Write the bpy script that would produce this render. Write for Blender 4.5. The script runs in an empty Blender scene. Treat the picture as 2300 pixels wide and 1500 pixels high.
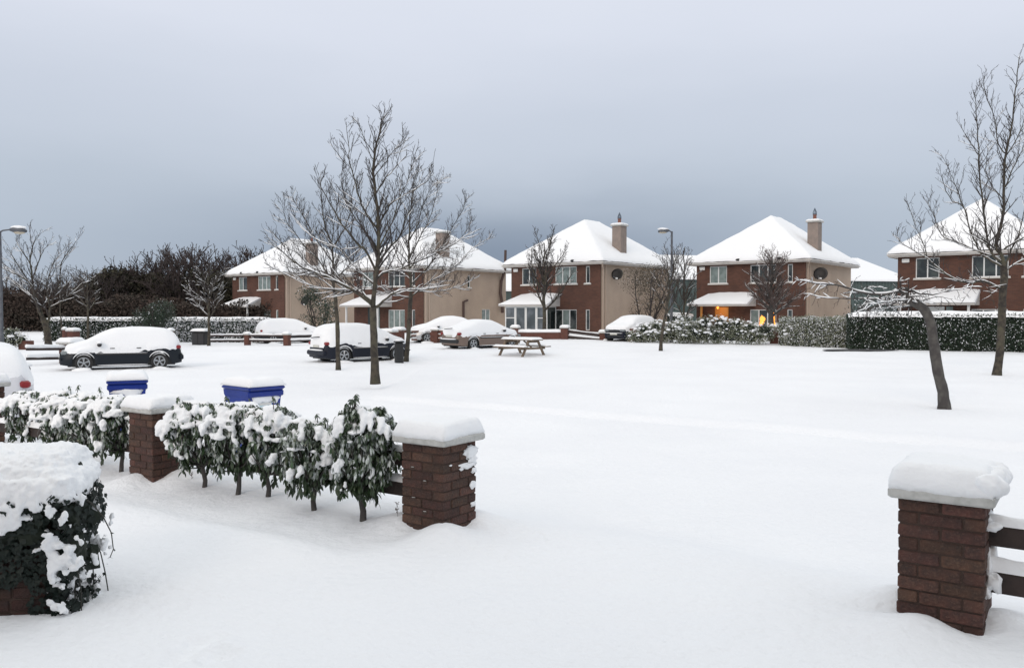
import bpy, math, random, bisect
import numpy as np
from mathutils import Vector, Matrix, noise as mnoise
R = math.radians
S = bpy.context.scene
COL = S.collection
# ---------------------------------------------------------------- camera
CAMZ = 1.8
FPX = 1900.0
PITCH = math.atan(50.0 / FPX)
cam_d = bpy.data.cameras.new('camera'); cam = bpy.data.objects.new('camera', cam_d); COL.objects.link(cam)
cam_d.sensor_width = 36.0; cam_d.lens = 36.0 * FPX / 2300.0; cam_d.clip_end = 2000; cam_d.clip_start = 0.05
cam.location = (0, 0, CAMZ); cam.rotation_euler = (R(90) - PITCH, 0, 0)
S.camera = cam
# ---------------------------------------------------------------- world: overcast sky with a dark bank of cloud low in the north
W = bpy.data.worlds.new('World'); S.world = W; W.use_nodes = True
nt = W.node_tree; nt.nodes.clear()
def WN(t, **k):
    n = nt.nodes.new(t)
    for a, b in k.items(): setattr(n, a, b)
    return n
out = WN('ShaderNodeOutputWorld'); bg = WN('ShaderNodeBackground')
tc = WN('ShaderNodeTexCoord'); sep = WN('ShaderNodeSeparateXYZ')
nt.links.new(tc.outputs['Generated'], sep.inputs[0])
sky = WN('ShaderNodeTexSky', sky_type='NISHITA'); sky.sun_disc = False
SUN_EL, SUN_AZ = R(24), R(205)
sky.sun_elevation = SUN_EL; sky.sun_rotation = SUN_AZ
def wmath(op, a, b=None, c=None, clamp=False):
    n = WN('ShaderNodeMath', operation=op); n.use_clamp = clamp
    for i, v in enumerate((a, b, c)):
        if v is None: continue
        if isinstance(v, (int, float)): n.inputs[i].default_value = v
        else: nt.links.new(v, n.inputs[i])
    return n.outputs[0]
nz = WN('ShaderNodeTexNoise'); nz.inputs['Scale'].default_value = 1.6; nz.inputs['Detail'].default_value = 6
mp = WN('ShaderNodeMapping'); mp.inputs['Scale'].default_value = (1, 1, 3.5)
nt.links.new(tc.outputs['Generated'], mp.inputs[0]); nt.links.new(mp.outputs[0], nz.inputs['Vector'])
el = wmath('ADD', sep.outputs['Z'], wmath('MULTIPLY', wmath('SUBTRACT', nz.outputs['Fac'], 0.5), 0.14))
ramp = WN('ShaderNodeValToRGB'); cr = ramp.color_ramp
def srgb(c): return tuple(((v/255)/12.92 if v/255 <= .04045 else ((v/255+.055)/1.055)**2.4) for v in c) + (1,)
stops = [(0.0, (157,167,180)), (0.08, (160,170,183)), (0.15, (167,176,188)), (0.23, (178,185,197)), (0.32, (193,198,209)), (0.6, (216,219,223)), (1.0, (244,245,244))]
while len(cr.elements) < len(stops): cr.elements.new(0.5)
for e, (p, c) in zip(cr.elements, stops): e.position = p; e.color = srgb(c)
nt.links.new(el, ramp.inputs[0])
# cloud bank: darkens below ~10 degrees, strongest ahead of the camera
bank_v = WN('ShaderNodeMapRange', interpolation_type='SMOOTHSTEP')
nt.links.new(el, bank_v.inputs[0])
for i, v in ((1, 0.06), (2, 0.21), (3, 1.0), (4, 0.0)): bank_v.inputs[i].default_value = v
dx = wmath('ADD', sep.outputs['X'], 0.02)
bank_h = wmath('POWER', 2.718, wmath('MULTIPLY', wmath('MULTIPLY', dx, dx), -9.5))
yfac = WN('ShaderNodeMapRange'); nt.links.new(sep.outputs['Y'], yfac.inputs[0])
for i, v in ((1, -0.2), (2, 0.6), (3, 0.0), (4, 1.0)): yfac.inputs[i].default_value = v
bfac = wmath('MULTIPLY', wmath('MULTIPLY', bank_v.outputs[0], bank_h), wmath('MULTIPLY', yfac.outputs[0], 0.72))
mixb = WN('ShaderNodeMix', data_type='RGBA')
nt.links.new(bfac, mixb.inputs['Factor']); nt.links.new(ramp.outputs[0], mixb.inputs[6]); mixb.inputs[7].default_value = srgb((93,107,128))
skys = WN('ShaderNodeVectorMath', operation='SCALE'); skys.inputs['Scale'].default_value = 0.05
nt.links.new(sky.outputs[0], skys.inputs[0])
mix2 = WN('ShaderNodeMix', data_type='RGBA'); mix2.inputs['Factor'].default_value = 0.04
nt.links.new(mixb.outputs[2], mix2.inputs[6]); nt.links.new(skys.outputs[0], mix2.inputs[7])
nt.links.new(mix2.outputs[2], bg.inputs[0]); bg.inputs[1].default_value = 1.0
nt.links.new(bg.outputs[0], out.inputs[0])
# ---------------------------------------------------------------- weak sun behind the overcast
sd = bpy.data.lights.new('sun', 'SUN'); sun = bpy.data.objects.new('sun', sd); COL.objects.link(sun)
sd.energy = 0.75; sd.angle = R(25); sd.color = (1.0, 0.82, 0.68)
_d = Vector((math.sin(SUN_AZ) * math.cos(SUN_EL), math.cos(SUN_AZ) * math.cos(SUN_EL), math.sin(SUN_EL)))
sun.rotation_euler = _d.to_track_quat('Z', 'Y').to_euler()
S.view_settings.view_transform = 'Standard'; S.view_settings.look = 'None'
S.view_settings.exposure = 0.46; S.view_settings.gamma = 1.0; S.view_settings.use_curve_mapping = False
S.render.engine = 'CYCLES'
S.cycles.max_bounces = 8; S.cycles.diffuse_bounces = 4; S.cycles.transparent_max_bounces = 6
# ---------------------------------------------------------------- helpers
def smooth(a, b, x):
    t = min(1, max(0, (x - a) / (b - a))); return t * t * (3 - 2 * t)
KN = [(12, -.35), (37, -.35), (44, -.17), (50, -.06), (55, .05), (58.5, .36), (80, .4), (400, .6)]
FD = Vector((.823, -.568)); FN = Vector((.568, .823)); FO = Vector((-.61, 7.05))   # garden boundary: direction, outward normal, origin
def knots(y):
    if y <= KN[0][0]: return KN[0][1]
    for (a, p), (b, q) in zip(KN, KN[1:]):
        if y <= b:
            t = (y - a) / (b - a); t = t * t * (3 - 2 * t); return p + (q - p) * t
    return KN[-1][1]
def g(x, y):
    n = (x - FO.x) * FN.x + (y - FO.y) * FN.y
    far = knots(y)
    l = smooth(-5, -13, x)
    if y > 37: far = far * (1 - l) + min(far, -.22 + smooth(60, 90, y) * .4) * l
    return far * smooth(.3, 2.2, n)
def ray(px, py):
    a = (px - 1150) / FPX; b = (750 - py) / FPX
    return Vector((a, math.cos(PITCH) + b * math.sin(PITCH), -math.sin(PITCH) + b * math.cos(PITCH)))
def P(px, py, Y):                     # point seen at that spot of the photograph, Y metres ahead
    d = ray(px, py); return Vector((0, 0, CAMZ)) + d * (Y / d.y)
def G(px, py):                        # point of the ground seen there
    d = ray(px, py); lo, hi = 1.0, 1.0
    for i in range(2000):
        p = d * hi
        if CAMZ + p.z < g(p.x, p.y): break
        lo = hi; hi *= 1.01
    for i in range(24):
        m = (lo + hi) / 2; p = d * m
        if CAMZ + p.z < g(p.x, p.y): hi = m
        else: lo = m
    p = d * lo; return Vector((p.x, p.y, g(p.x, p.y)))
def gx(px, Y):                        # ground point at photo column px, distance Y
    x = (px - 1150) / FPX * Y; return Vector((x, Y, g(x, Y)))
def nz3(x, y, z, s=1.0): return mnoise.noise(Vector((x * s, y * s, z * s)))

class MB:
    def __init__(s): s.v = []; s.f = []
    def add(s, vs, fs):
        o = len(s.v); s.v.extend(vs); s.f.extend(tuple(i + o for i in f) for f in fs)
    def box(s, c, d, rz=0, M=None):
        hx, hy, hz = d[0]/2, d[1]/2, d[2]/2
        vs = [Vector((x, y, z)) for x in (-hx, hx) for y in (-hy, hy) for z in (-hz, hz)]
        if rz: Mz = Matrix.Rotation(rz, 3, 'Z'); vs = [Mz @ v for v in vs]
        vs = [v + Vector(c) for v in vs]
        if M: vs = [M @ v for v in vs]
        s.add([tuple(v) for v in vs], [(0,1,3,2),(4,6,7,5),(0,4,5,1),(2,3,7,6),(0,2,6,4),(1,5,7,3)])
    def box2(s, a, b):
        s.box([(a[i]+b[i])/2 for i in range(3)], [abs(b[i]-a[i]) for i in range(3)])
    def bbox(s, c, d, b=.008, rz=0):      # chamfered box
        hx, hy, hz = d[0]/2, d[1]/2, d[2]/2
        prof = [(-hz, b), (-hz+b, 0), (hz-b, 0), (hz, b)]
        vs = []
        for z, i in prof:
            X, Y = hx-i, hy-i; k = b
            for x, y in ((X, -Y+k), (X, Y-k), (X-k, Y), (-X+k, Y), (-X, Y-k), (-X, -Y+k), (-X+k, -Y), (X-k, -Y)): vs.append(Vector((x, y, z)))
        fs = []
        for r in range(3):
            for i in range(8):
                j = (i+1) % 8; fs.append((r*8+i, r*8+j, r*8+8+j, r*8+8+i))
        fs.append(tuple(reversed(range(8)))); fs.append(tuple(range(24, 32)))
        if rz: Mz = Matrix.Rotation(rz, 3, 'Z'); vs = [Mz @ v for v in vs]
        s.add([tuple(v + Vector(c)) for v in vs], fs)
    def tube(s, pts, rad, n=6, cap=True):
        pts = [Vector(p) for p in pts]; k = len(pts)
        if not hasattr(rad, '__len__'): rad = [rad] * k
        ref = None; vs = []
        for i, p in enumerate(pts):
            t = (pts[min(i+1, k-1)] - pts[max(i-1, 0)])
            if t.length < 1e-9: t = Vector((0, 0, 1))
            t.normalize()
            if ref is None:
                ref = t.orthogonal().normalized()
            ref = (ref - t * ref.dot(t))
            if ref.length < 1e-6: ref = t.orthogonal()
            ref.normalize(); bi = t.cross(ref)
            for j in range(n):
                a = 2 * math.pi * j / n
                vs.append(tuple(p + (ref * math.cos(a) + bi * math.sin(a)) * rad[i]))
        fs = [(i*n+j, i*n+(j+1) % n, (i+1)*n+(j+1) % n, (i+1)*n+j) for i in range(k-1) for j in range(n)]
        if cap: fs += [tuple(reversed(range(n))), tuple(range((k-1)*n, k*n))]
        s.add(vs, fs)
    def lathe(s, prof, n=20, c=(0,0,0), axis='Z'):
        vs = []
        for r, z in prof:
            for j in range(n):
                a = 2*math.pi*j/n; v = (r*math.cos(a), r*math.sin(a), z)
                if axis == 'Y': v = (v[0], v[2], v[1])
                if axis == 'X': v = (v[2], v[0], v[1])
                vs.append((v[0]+c[0], v[1]+c[1], v[2]+c[2]))
        fs = [(i*n+j, i*n+(j+1) % n, (i+1)*n+(j+1) % n, (i+1)*n+j) for i in range(len(prof)-1) for j in range(n)]
        fs += [tuple(reversed(range(n))), tuple(range((len(prof)-1)*n, len(prof)*n))]
        s.add(vs, fs)
    def blob(s, c, r, seed=0, amp=.18, n=10):
        rx, ry, rz = r if hasattr(r, '__len__') else (r, r, r)
        vs = [];
        for i in range(n//2+1):
            th = math.pi * i / (n//2)
            for j in range(n):
                ph = 2*math.pi*j/n
                d = Vector((math.sin(th)*math.cos(ph), math.sin(th)*math.sin(ph), math.cos(th)))
                k = 1 + amp * mnoise.noise(d * 1.6 + Vector((seed*3.1, seed*1.7, seed)))*1.6
                vs.append((c[0]+d.x*rx*k, c[1]+d.y*ry*k, c[2]+d.z*rz*k))
        fs = [(i*n+j, (i+1)*n+j, (i+1)*n+(j+1) % n, i*n+(j+1) % n) for i in range(n//2) for j in range(n)]
        s.add(vs, fs)
    def mesh(s, name):
        me = bpy.data.meshes.new(name); me.from_pydata(s.v, [], s.f); me.update(); return me
    def build(s, name, mat, parent=None, smooth=False, loc=None, **tags):
        me = s.mesh(name); me.materials.append(mat)
        if smooth: me.polygons.foreach_set('use_smooth', [True]*len(me.polygons))
        return link(name, me, parent, loc, **tags)
def link(name, me, parent=None, loc=None, rot=None, **tags):
    o = bpy.data.objects.new(name, me); COL.objects.link(o)
    if parent is not None: o.parent = parent
    if loc is not None: o.location = loc
    if rot is not None: o.rotation_euler = rot
    for k, v in tags.items(): o[k] = v
    return o
def thing(name, label, cat, loc=(0,0,0), rz=0, group=None):
    o = bpy.data.objects.new(name, None); COL.objects.link(o); o.location = loc; o.rotation_euler = (0, 0, rz)
    o.empty_display_size = .1; o['label'] = label; o['category'] = cat
    if group: o['group'] = group
    return o
def remesh(o, vox, smooth_it=3):
    m = o.modifiers.new('remesh', 'REMESH'); m.mode = 'VOXEL'; m.voxel_size = vox; m.use_smooth_shade = True
    k = o.modifiers.new('smooth', 'SMOOTH'); k.iterations = smooth_it; k.factor = .6
    if 'snow_relief' not in bpy.data.textures:
        x = bpy.data.textures.new('snow_relief', 'CLOUDS'); x.noise_scale = .035; x.noise_depth = 4
    dm = o.modifiers.new('relief', 'DISPLACE'); dm.texture = bpy.data.textures['snow_relief']; dm.strength = .045; dm.mid_level = .5; dm.texture_coords = 'GLOBAL'
# ---------------------------------------------------------------- materials
def mat(name, col, rough=.7, metal=0, spec=None, var=None, bump=None, obj_random=0, coat=0, emit=None):
    m = bpy.data.materials.new(name); m.use_nodes = True; t = m.node_tree; b = t.nodes['Principled BSDF']
    c = tuple(col) + (1,) if len(col) == 3 else col
    b.inputs['Base Color'].default_value = c; b.inputs['Roughness'].default_value = rough; b.inputs['Metallic'].default_value = metal
    if spec is not None: b.inputs['Specular IOR Level'].default_value = spec
    if coat: b.inputs['Coat Weight'].default_value = coat; b.inputs['Coat Roughness'].default_value = .08
    tcn = t.nodes.new('ShaderNodeTexCoord')
    src = None
    if var:                                # list of (scale, second colour, low, high)
        for (sc, c2, lo, hi) in var:
            n = t.nodes.new('ShaderNodeTexNoise'); n.inputs['Scale'].default_value = sc; n.inputs['Detail'].default_value = 5
            t.links.new(tcn.outputs['Object'], n.inputs['Vector'])
            r = t.nodes.new('ShaderNodeMapRange'); r.inputs[1].default_value = lo; r.inputs[2].default_value = hi
            t.links.new(n.outputs['Fac'], r.inputs[0])
            x = t.nodes.new('ShaderNodeMix'); x.data_type = 'RGBA'
            t.links.new(r.outputs[0], x.inputs['Factor'])
            if src is None: x.inputs[6].default_value = c
            else: t.links.new(src, x.inputs[6])
            x.inputs[7].default_value = tuple(c2) + (1,); src = x.outputs[2]
    if obj_random:
        oi = t.nodes.new('ShaderNodeObjectInfo'); h = t.nodes.new('ShaderNodeHueSaturation')
        a = t.nodes.new('ShaderNodeMapRange'); a.inputs[3].default_value = 1 - obj_random; a.inputs[4].default_value = 1 + obj_random
        t.links.new(oi.outputs['Random'], a.inputs[0]); t.links.new(a.outputs[0], h.inputs['Value'])
        a2 = t.nodes.new('ShaderNodeMath'); a2.operation = 'MULTIPLY'; a2.inputs[1].default_value = 7.31
        a3 = t.nodes.new('ShaderNodeMath'); a3.operation = 'FRACT'; t.links.new(oi.outputs['Random'], a2.inputs[0]); t.links.new(a2.outputs[0], a3.inputs[0])
        a4 = t.nodes.new('ShaderNodeMapRange'); a4.inputs[3].default_value = .488; a4.inputs[4].default_value = .512
        t.links.new(a3.outputs[0], a4.inputs[0]); t.links.new(a4.outputs[0], h.inputs['Hue'])
        if src is None: h.inputs['Color'].default_value = c
        else: t.links.new(src, h.inputs['Color'])
        src = h.outputs[0]
    if src is not None: t.links.new(src, b.inputs['Base Color'])
    if bump:
        sc, st = bump; n = t.nodes.new('ShaderNodeTexNoise'); n.inputs['Scale'].default_value = sc; n.inputs['Detail'].default_value = 6
        t.links.new(tcn.outputs['Object'], n.inputs['Vector'])
        bp = t.nodes.new('ShaderNodeBump'); bp.inputs['Strength'].default_value = st; bp.inputs['Distance'].default_value = .05 if name == 'snow_ground' else .02
        t.links.new(n.outputs['Fac'], bp.inputs['Height']); t.links.new(bp.outputs[0], b.inputs['Normal'])
    if emit:
        b.inputs['Emission Color'].default_value = tuple(emit[:3]) + (1,); b.inputs['Emission Strength'].default_value = emit[3]
    return m
M = {}
M['snow'] = mat('snow', (.865,.88,.895), .65, spec=.25, bump=(26, .42))
M['snow_ground'] = mat('snow_ground', (.88,.895,.915), .7, spec=.2, bump=(13, .5), var=[(.35, (.84,.855,.88), .35, .7)])
M['snow_clump'] = mat('snow_clump', (.80,.82,.85), .7, spec=.2, bump=(30, .5))
M['brick'] = mat('brick', (.088,.041,.029), .9, var=[(14, (.046,.028,.023), .35, .7), (60, (.115,.064,.046), .5, .8)], bump=(55, .7), obj_random=.3)
M['mortar'] = mat('mortar', (.060,.038,.030), .95, bump=(60, .5))
M['cap'] = mat('cap_concrete', (.50,.50,.48), .85, var=[(18, (.38,.38,.36), .4, .7)], bump=(40, .3))
M['rail'] = mat('rail_timber', (.042,.028,.024), .75, var=[(9, (.022,.016,.015), .4, .7)], bump=(30, .4))
M['rail_red'] = mat('red_brown_timber', (.13,.055,.035), .8, var=[(9, (.09,.04,.03), .4, .7)])
M['post_core'] = mat('far_brick', (.115,.045,.033), .9, var=[(5, (.08,.036,.028), .4, .7), (25, (.14,.07,.05), .5, .8)])
M['render'] = mat('pebble_dash', (.43,.345,.275), .95, var=[(.8, (.355,.285,.23), .35, .75), (12, (.48,.375,.29), .5, .8)], bump=(30, .5))
M['fascia'] = mat('fascia', (.55,.53,.50), .6, var=[(2, (.42,.41,.40), .4, .8)])
M['tile'] = mat('roof_tile', (.06,.05,.05), .8)
M['upvc'] = mat('white_upvc', (.72,.73,.72), .35)
M['sill'] = mat('concrete_sill', (.5,.48,.44), .85)
M['glass'] = mat('window_glass', (.012,.017,.018), .06, spec=.8, var=[(.9, (.06,.075,.07), .45, .6)])
M['porch_glass'] = mat('porch_glass', (.075,.09,.10), .1, spec=.8, var=[(1.1, (.16,.18,.20), .45, .65)])
M['net'] = mat('net_curtain_glass', (.22,.27,.26), .12, spec=.7, var=[(3, (.12,.16,.15), .4, .7)])
M['door_dark'] = mat('dark_door', (.02,.03,.03), .5)
M['porch_dark'] = mat('porch_shade_brick', (.14,.06,.04), .9)
M['chimney'] = mat('chimney_render', (.285,.232,.20), .95, var=[(3, (.22,.185,.165), .35, .75)], bump=(30, .5))
M['pot'] = mat('clay_pot', (.2,.08,.055), .8)
M['metal_dark'] = mat('dark_metal', (.022,.023,.025), .5, metal=.3)
M['cowl'] = mat('cowl_metal', (.10,.13,.17), .45, metal=.5)
M['galv'] = mat('galvanised_steel', (.12,.13,.145), .6, metal=.4, var=[(6, (.08,.085,.10), .4, .7)])
M['lamp_lens'] = mat('lamp_lens', (.42,.38,.30), .35)
M['pipe'] = mat('brown_pipe', (.06,.035,.03), .6)
M['pipe_pale'] = mat('pale_downpipe', (.46,.37,.30), .6)
M['bark'] = mat('bark', (.070,.060,.044), .92, var=[(7, (.030,.026,.022), .42, .6), (2.2, (.085,.082,.052), .5, .75)], bump=(16, 1.0))
M['twig'] = mat('twig', (.044,.037,.035), .9)
M['twig_red'] = mat('red_twig', (.10,.075,.068), .9)
M['bark_grey'] = mat('dark_bark', (.055,.05,.048), .9, var=[(6, (.10,.095,.085), .45, .7)], bump=(18, .9))
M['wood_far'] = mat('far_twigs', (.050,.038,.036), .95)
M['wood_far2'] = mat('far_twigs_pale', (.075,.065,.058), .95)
M['beech'] = mat('dead_beech_leaves', (.052,.033,.026), .9, var=[(.5, (.032,.028,.021), .35, .65), (3, (.10,.068,.052), .55, .75)])
M['olive'] = mat('olive_undergrowth', (.045,.042,.022), .9, var=[(.6, (.025,.022,.016), .35, .65)])
M['leaf'] = mat('laurel_leaf', (.030,.060,.022), .34, spec=.6, obj_random=.4, var=[(8, (.05,.075,.035), .45, .75)])
M['leaf_mass'] = mat('laurel_foliage', (.028,.052,.022), .38, spec=.5, var=[(14, (.06,.085,.04), .45, .7), (5, (.013,.025,.012), .45, .7)])
M['leaf_frost'] = mat('frosted_leaf', (.16,.20,.15), .6, obj_random=.3, var=[(22, (.52,.55,.55), .42, .58)])
M['ivy'] = mat('ivy_leaf', (.009,.016,.012), .5, spec=.3, obj_random=.4)
M['ivy_stem'] = mat('ivy_stem', (.03,.03,.025), .8)
M['hedge'] = mat('hedge_leaf', (.018,.034,.020), .6, var=[(2.5, (.035,.055,.032), .4, .7)])
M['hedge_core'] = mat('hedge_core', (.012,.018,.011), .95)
M['bush'] = mat('bush_leaf', (.13,.15,.10), .6, var=[(3, (.26,.27,.20), .42, .66)])
M['shaded_brick'] = mat('ivy_shaded_brick', (.050,.021,.015), .85, var=[(14, (.028,.016,.013), .35, .7)], bump=(55, .7), obj_random=.3)  # darker copy of the pillar brick: shade under the ivy put into the colour
M['tyre'] = mat('tyre', (.02,.02,.02), .8)
M['rim'] = mat('alloy_rim', (.42,.44,.46), .35, metal=.7)
M['black'] = mat('black_plastic', (.012,.013,.014), .5)
M['trim'] = mat('car_trim', (.02,.02,.022), .5)
M['red_lens'] = mat('tail_lens', (.22,.015,.018), .25)
M['amber'] = mat('fog_reflector', (.45,.06,.03), .3)
M['lens'] = mat('head_lens', (.20,.22,.23), .15, spec=.8)
M['plate'] = mat('number_plate', (.55,.55,.5), .5)
M['carglass'] = mat('car_glass', (.01,.012,.014), .05, spec=.8)
M['blue'] = mat('blue_bin_plastic', (.001,.020,.20), .4, var=[(4, (.002,.028,.27), .4, .7)])
M['label'] = mat('bin_sticker', (.50,.66,.72), .5)
M['label_top'] = mat('bin_sticker_band', (.62,.62,.60), .5)
M['shed'] = mat('green_cladding', (.075,.105,.10), .7, var=[(.6, (.055,.08,.078), .4, .7)])
M['asphalt'] = mat('wet_ground', (.055,.055,.058), .8, var=[(6, (.10,.10,.11), .45, .7)])
M['glow'] = mat('warm_light', (.8,.3,.05), .5, emit=(1.0, .36, .06, 2.0))
M['glow_bright'] = mat('bright_light', (.9,.5,.1), .5, emit=(1.0, .27, .04, 1.15))
M['door_warm'] = mat('varnished_door', (.42,.19,.04), .5)
M['timber'] = mat('table_timber', (.22,.165,.115), .85, var=[(5, (.12,.10,.08), .4, .7)], bump=(20, .4))
M['stalk'] = mat('dry_stalk', (.22,.20,.19), .9)
def brick_wall_mat():
    m = bpy.data.materials.new('house_brick'); m.use_nodes = True; t = m.node_tree; b = t.nodes['Principled BSDF']
    b.inputs['Roughness'].default_value = .9
    tcn = t.nodes.new('ShaderNodeTexCoord'); sp = t.nodes.new('ShaderNodeSeparateXYZ'); cb = t.nodes.new('ShaderNodeCombineXYZ')
    ad = t.nodes.new('ShaderNodeMath'); ad.operation = 'ADD'
    t.links.new(tcn.outputs['Object'], sp.inputs[0]); t.links.new(sp.outputs[0], ad.inputs[0]); t.links.new(sp.outputs[1], ad.inputs[1])
    t.links.new(ad.outputs[0], cb.inputs[0]); t.links.new(sp.outputs[2], cb.inputs[1])
    br = t.nodes.new('ShaderNodeTexBrick'); t.links.new(cb.outputs[0], br.inputs['Vector'])
    br.inputs['Scale'].default_value = 1.0; br.inputs['Brick Width'].default_value = .225; br.inputs['Row Height'].default_value = .075
    br.inputs['Mortar Size'].default_value = .006; br.inputs['Color1'].default_value = (.108,.047,.031,1); br.inputs['Color2'].default_value = (.076,.035,.025,1)
    br.inputs['Mortar'].default_value = (.10,.06,.045,1)
    n = t.nodes.new('ShaderNodeTexNoise'); n.inputs['Scale'].default_value = .9; n.inputs['Detail'].default_value = 6
    t.links.new(tcn.outputs['Object'], n.inputs['Vector'])
    r = t.nodes.new('ShaderNodeMapRange'); r.inputs[1].default_value = .3; r.inputs[2].default_value = .75; r.inputs[3].default_value = .8; r.inputs[4].default_value = 1.2
    t.links.new(n.outputs['Fac'], r.inputs[0])
    h = t.nodes.new('ShaderNodeHueSaturation'); t.links.new(br.outputs['Color'], h.inputs['Color']); t.links.new(r.outputs[0], h.inputs['Value'])
    t.links.new(h.outputs[0], b.inputs['Base Color']); return m
M['house_brick'] = brick_wall_mat()
# ================================================================ GROUND
def build_ground():
    ys = []; y = -7.0
    while y < 420:
        ys.append(y); y += max(.045, .011 * (y if y > 0 else 0)) if y > 1.5 else .25
    ss = np.linspace(-1.35, 1.35, 520)
    ss = np.sign(ss) * np.abs(ss) ** 1.15
    H = np.zeros((len(ys), len(ss))); V = []
    pads = [(2.5, 4.9, .34), (-.61, 7.05, .34), (-3.87, 9.24, .34)]
    prints = []; wells = [(p.x, p.y) for p in (P(843, 852, 23.9), G(762, 827), G(913, 812), G(2238, 843), G(2120, 916))]
    for j in range(9):
        prints.append((G(385 + j*13 + (j % 2)*30, 1490 - (j*11) % 62), .05))
    prints = [(p.x, p.y, r) for p, r in prints]
    kn = (.36, .93); 
    ka = G(970, 905); kb = G(2290, 1008); kd = Vector((kb.x-ka.x, kb.y-ka.y)).normalized(); kn = Vector((kd.y, -kd.x))
    if kn.y > 0: kn = -kn                # kn points to the camera side
    for j, y in enumerate(ys):
        for s in ss:
            x = s * (abs(y) * .9 + 7.5 if y > 0 else 7.5)
            z = g(x, y)
            if y < 90:
                z += .028 * nz3(x, y, 0, .55) + .015 * nz3(x, y, 3, 1.9) + .006 * nz3(x, y, 8, 4.1)
                if y < 22: z += .006 * nz3(x, y, 5, 6.5)
                # kerb under the snow: road side a little lower, a soft crease along it
                d = (x - ka.x) * kn.x + (y - ka.y) * kn.y + .12 * nz3(x, y, 9, .35)
                if y > 8 and x > -3.5:
                    z += .034 * smooth(.14, -.22, d) + .02 * math.exp(-((d + .35) / .22) ** 2) - .05 * math.exp(-((d - .15) / .16) ** 2)
            if 12 < y < 35:          # snow hollows round the foot of the trees on the green
                for (a, b) in wells: z -= .07 * math.exp(-(((x-a)**2 + (y-b)**2) / .16))
            if y < 14:
                for (a, b, r) in pads:
                    q = math.hypot(x - a, y - b)
                    if q < 1.4:
                        an = math.atan2(y - b, x - a)
                        z += (.055 + .045 * math.sin(an * 3 + a)) * math.exp(-((q - .32) / .24) ** 2)
                for (a, b, r) in prints:
                    q = math.hypot(x - a, (y - b) * .7)
                    if q < .3: z -= .045 * math.exp(-(q / r) ** 4) - .008 * math.exp(-((q - .11) / .04) ** 2)
                # driveway drift ridge between garden bed and drive
                n = (x - FO.x) * FN.x + (y - FO.y) * FN.y
                u = (x - FO.x) * FD.x + (y - FO.y) * FD.y
                z += .05 * math.exp(-((n + 1.25 + .15 * nz3(x, y, 2, .8)) / .28) ** 2) * smooth(.1, -.6, u) * smooth(-6, -3, u)
                z -= .05 * smooth(-.1, -.45, n) * smooth(-1.2, -.7, n) * smooth(.2, -.3, u)
            V.append((x, y, z))
    nx = len(ss); F = [(j*nx+i, j*nx+i+1, (j+1)*nx+i+1, (j+1)*nx+i) for j in range(len(ys)-1) for i in range(nx-1)]
    me = bpy.data.meshes.new('ground'); me.from_pydata(V, [], F); me.update()
    me.polygons.foreach_set('use_smooth', [True]*len(F)); me.materials.append(M['snow_ground'])
    link('ground', me, kind='structure')
build_ground()
# far hills of snow to the horizon
def far_ground():
    m = MB(); n = 40; rings = [395, 600, 1000, 1700]
    vs = []
    for r in rings:
        for i in range(n+1):
            a = R(180) * i / n; vs.append((r*math.cos(a)*1.4, r*math.sin(a), .45 + (.0 if r < 500 else 1.5)))
    m.add(vs, [(k*(n+1)+i, k*(n+1)+i+1, (k+1)*(n+1)+i+1, (k+1)*(n+1)+i) for k in range(len(rings)-1) for i in range(n)])
    m.build('far_fields', M['snow_ground'], kind='structure')
far_ground()
# ================================================================ HOUSES
def wall_holes(mb, axis, at, a0, a1, z0, z1, holes, depth=.11, sign=1):
    """wall in the plane axis=at spanning a0..a1, with rectangular openings and their reveals; sign is the side the reveals go"""
    xs = sorted({a0, a1} | {h[0] for h in holes} | {h[1] for h in holes}); zs = sorted({z0, z1} | {h[2] for h in holes} | {h[3] for h in holes})
    def pt(a, z, d=0): return (a, at + d, z) if axis == 'y' else (at + d, a, z)
    for i in range(len(xs)-1):
        for k in range(len(zs)-1):
            cx, cz = (xs[i]+xs[i+1])/2, (zs[k]+zs[k+1])/2
            if any(h[0] < cx < h[1] and h[2] < cz < h[3] for h in holes): continue
            mb.add([pt(xs[i], zs[k]), pt(xs[i+1], zs[k]), pt(xs[i+1], zs[k+1]), pt(xs[i], zs[k+1])], [(0,1,2,3)])
    d = depth * sign
    for (p, q, r, s_) in holes:
        for (A, B) in (((p,r),(q,r)), ((q,r),(q,s_)), ((q,s_),(p,s_)), ((p,s_),(p,r))):
            mb.add([pt(*A), pt(*B), pt(*B, d), pt(*A, d)], [(0,1,2,3)])
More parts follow.
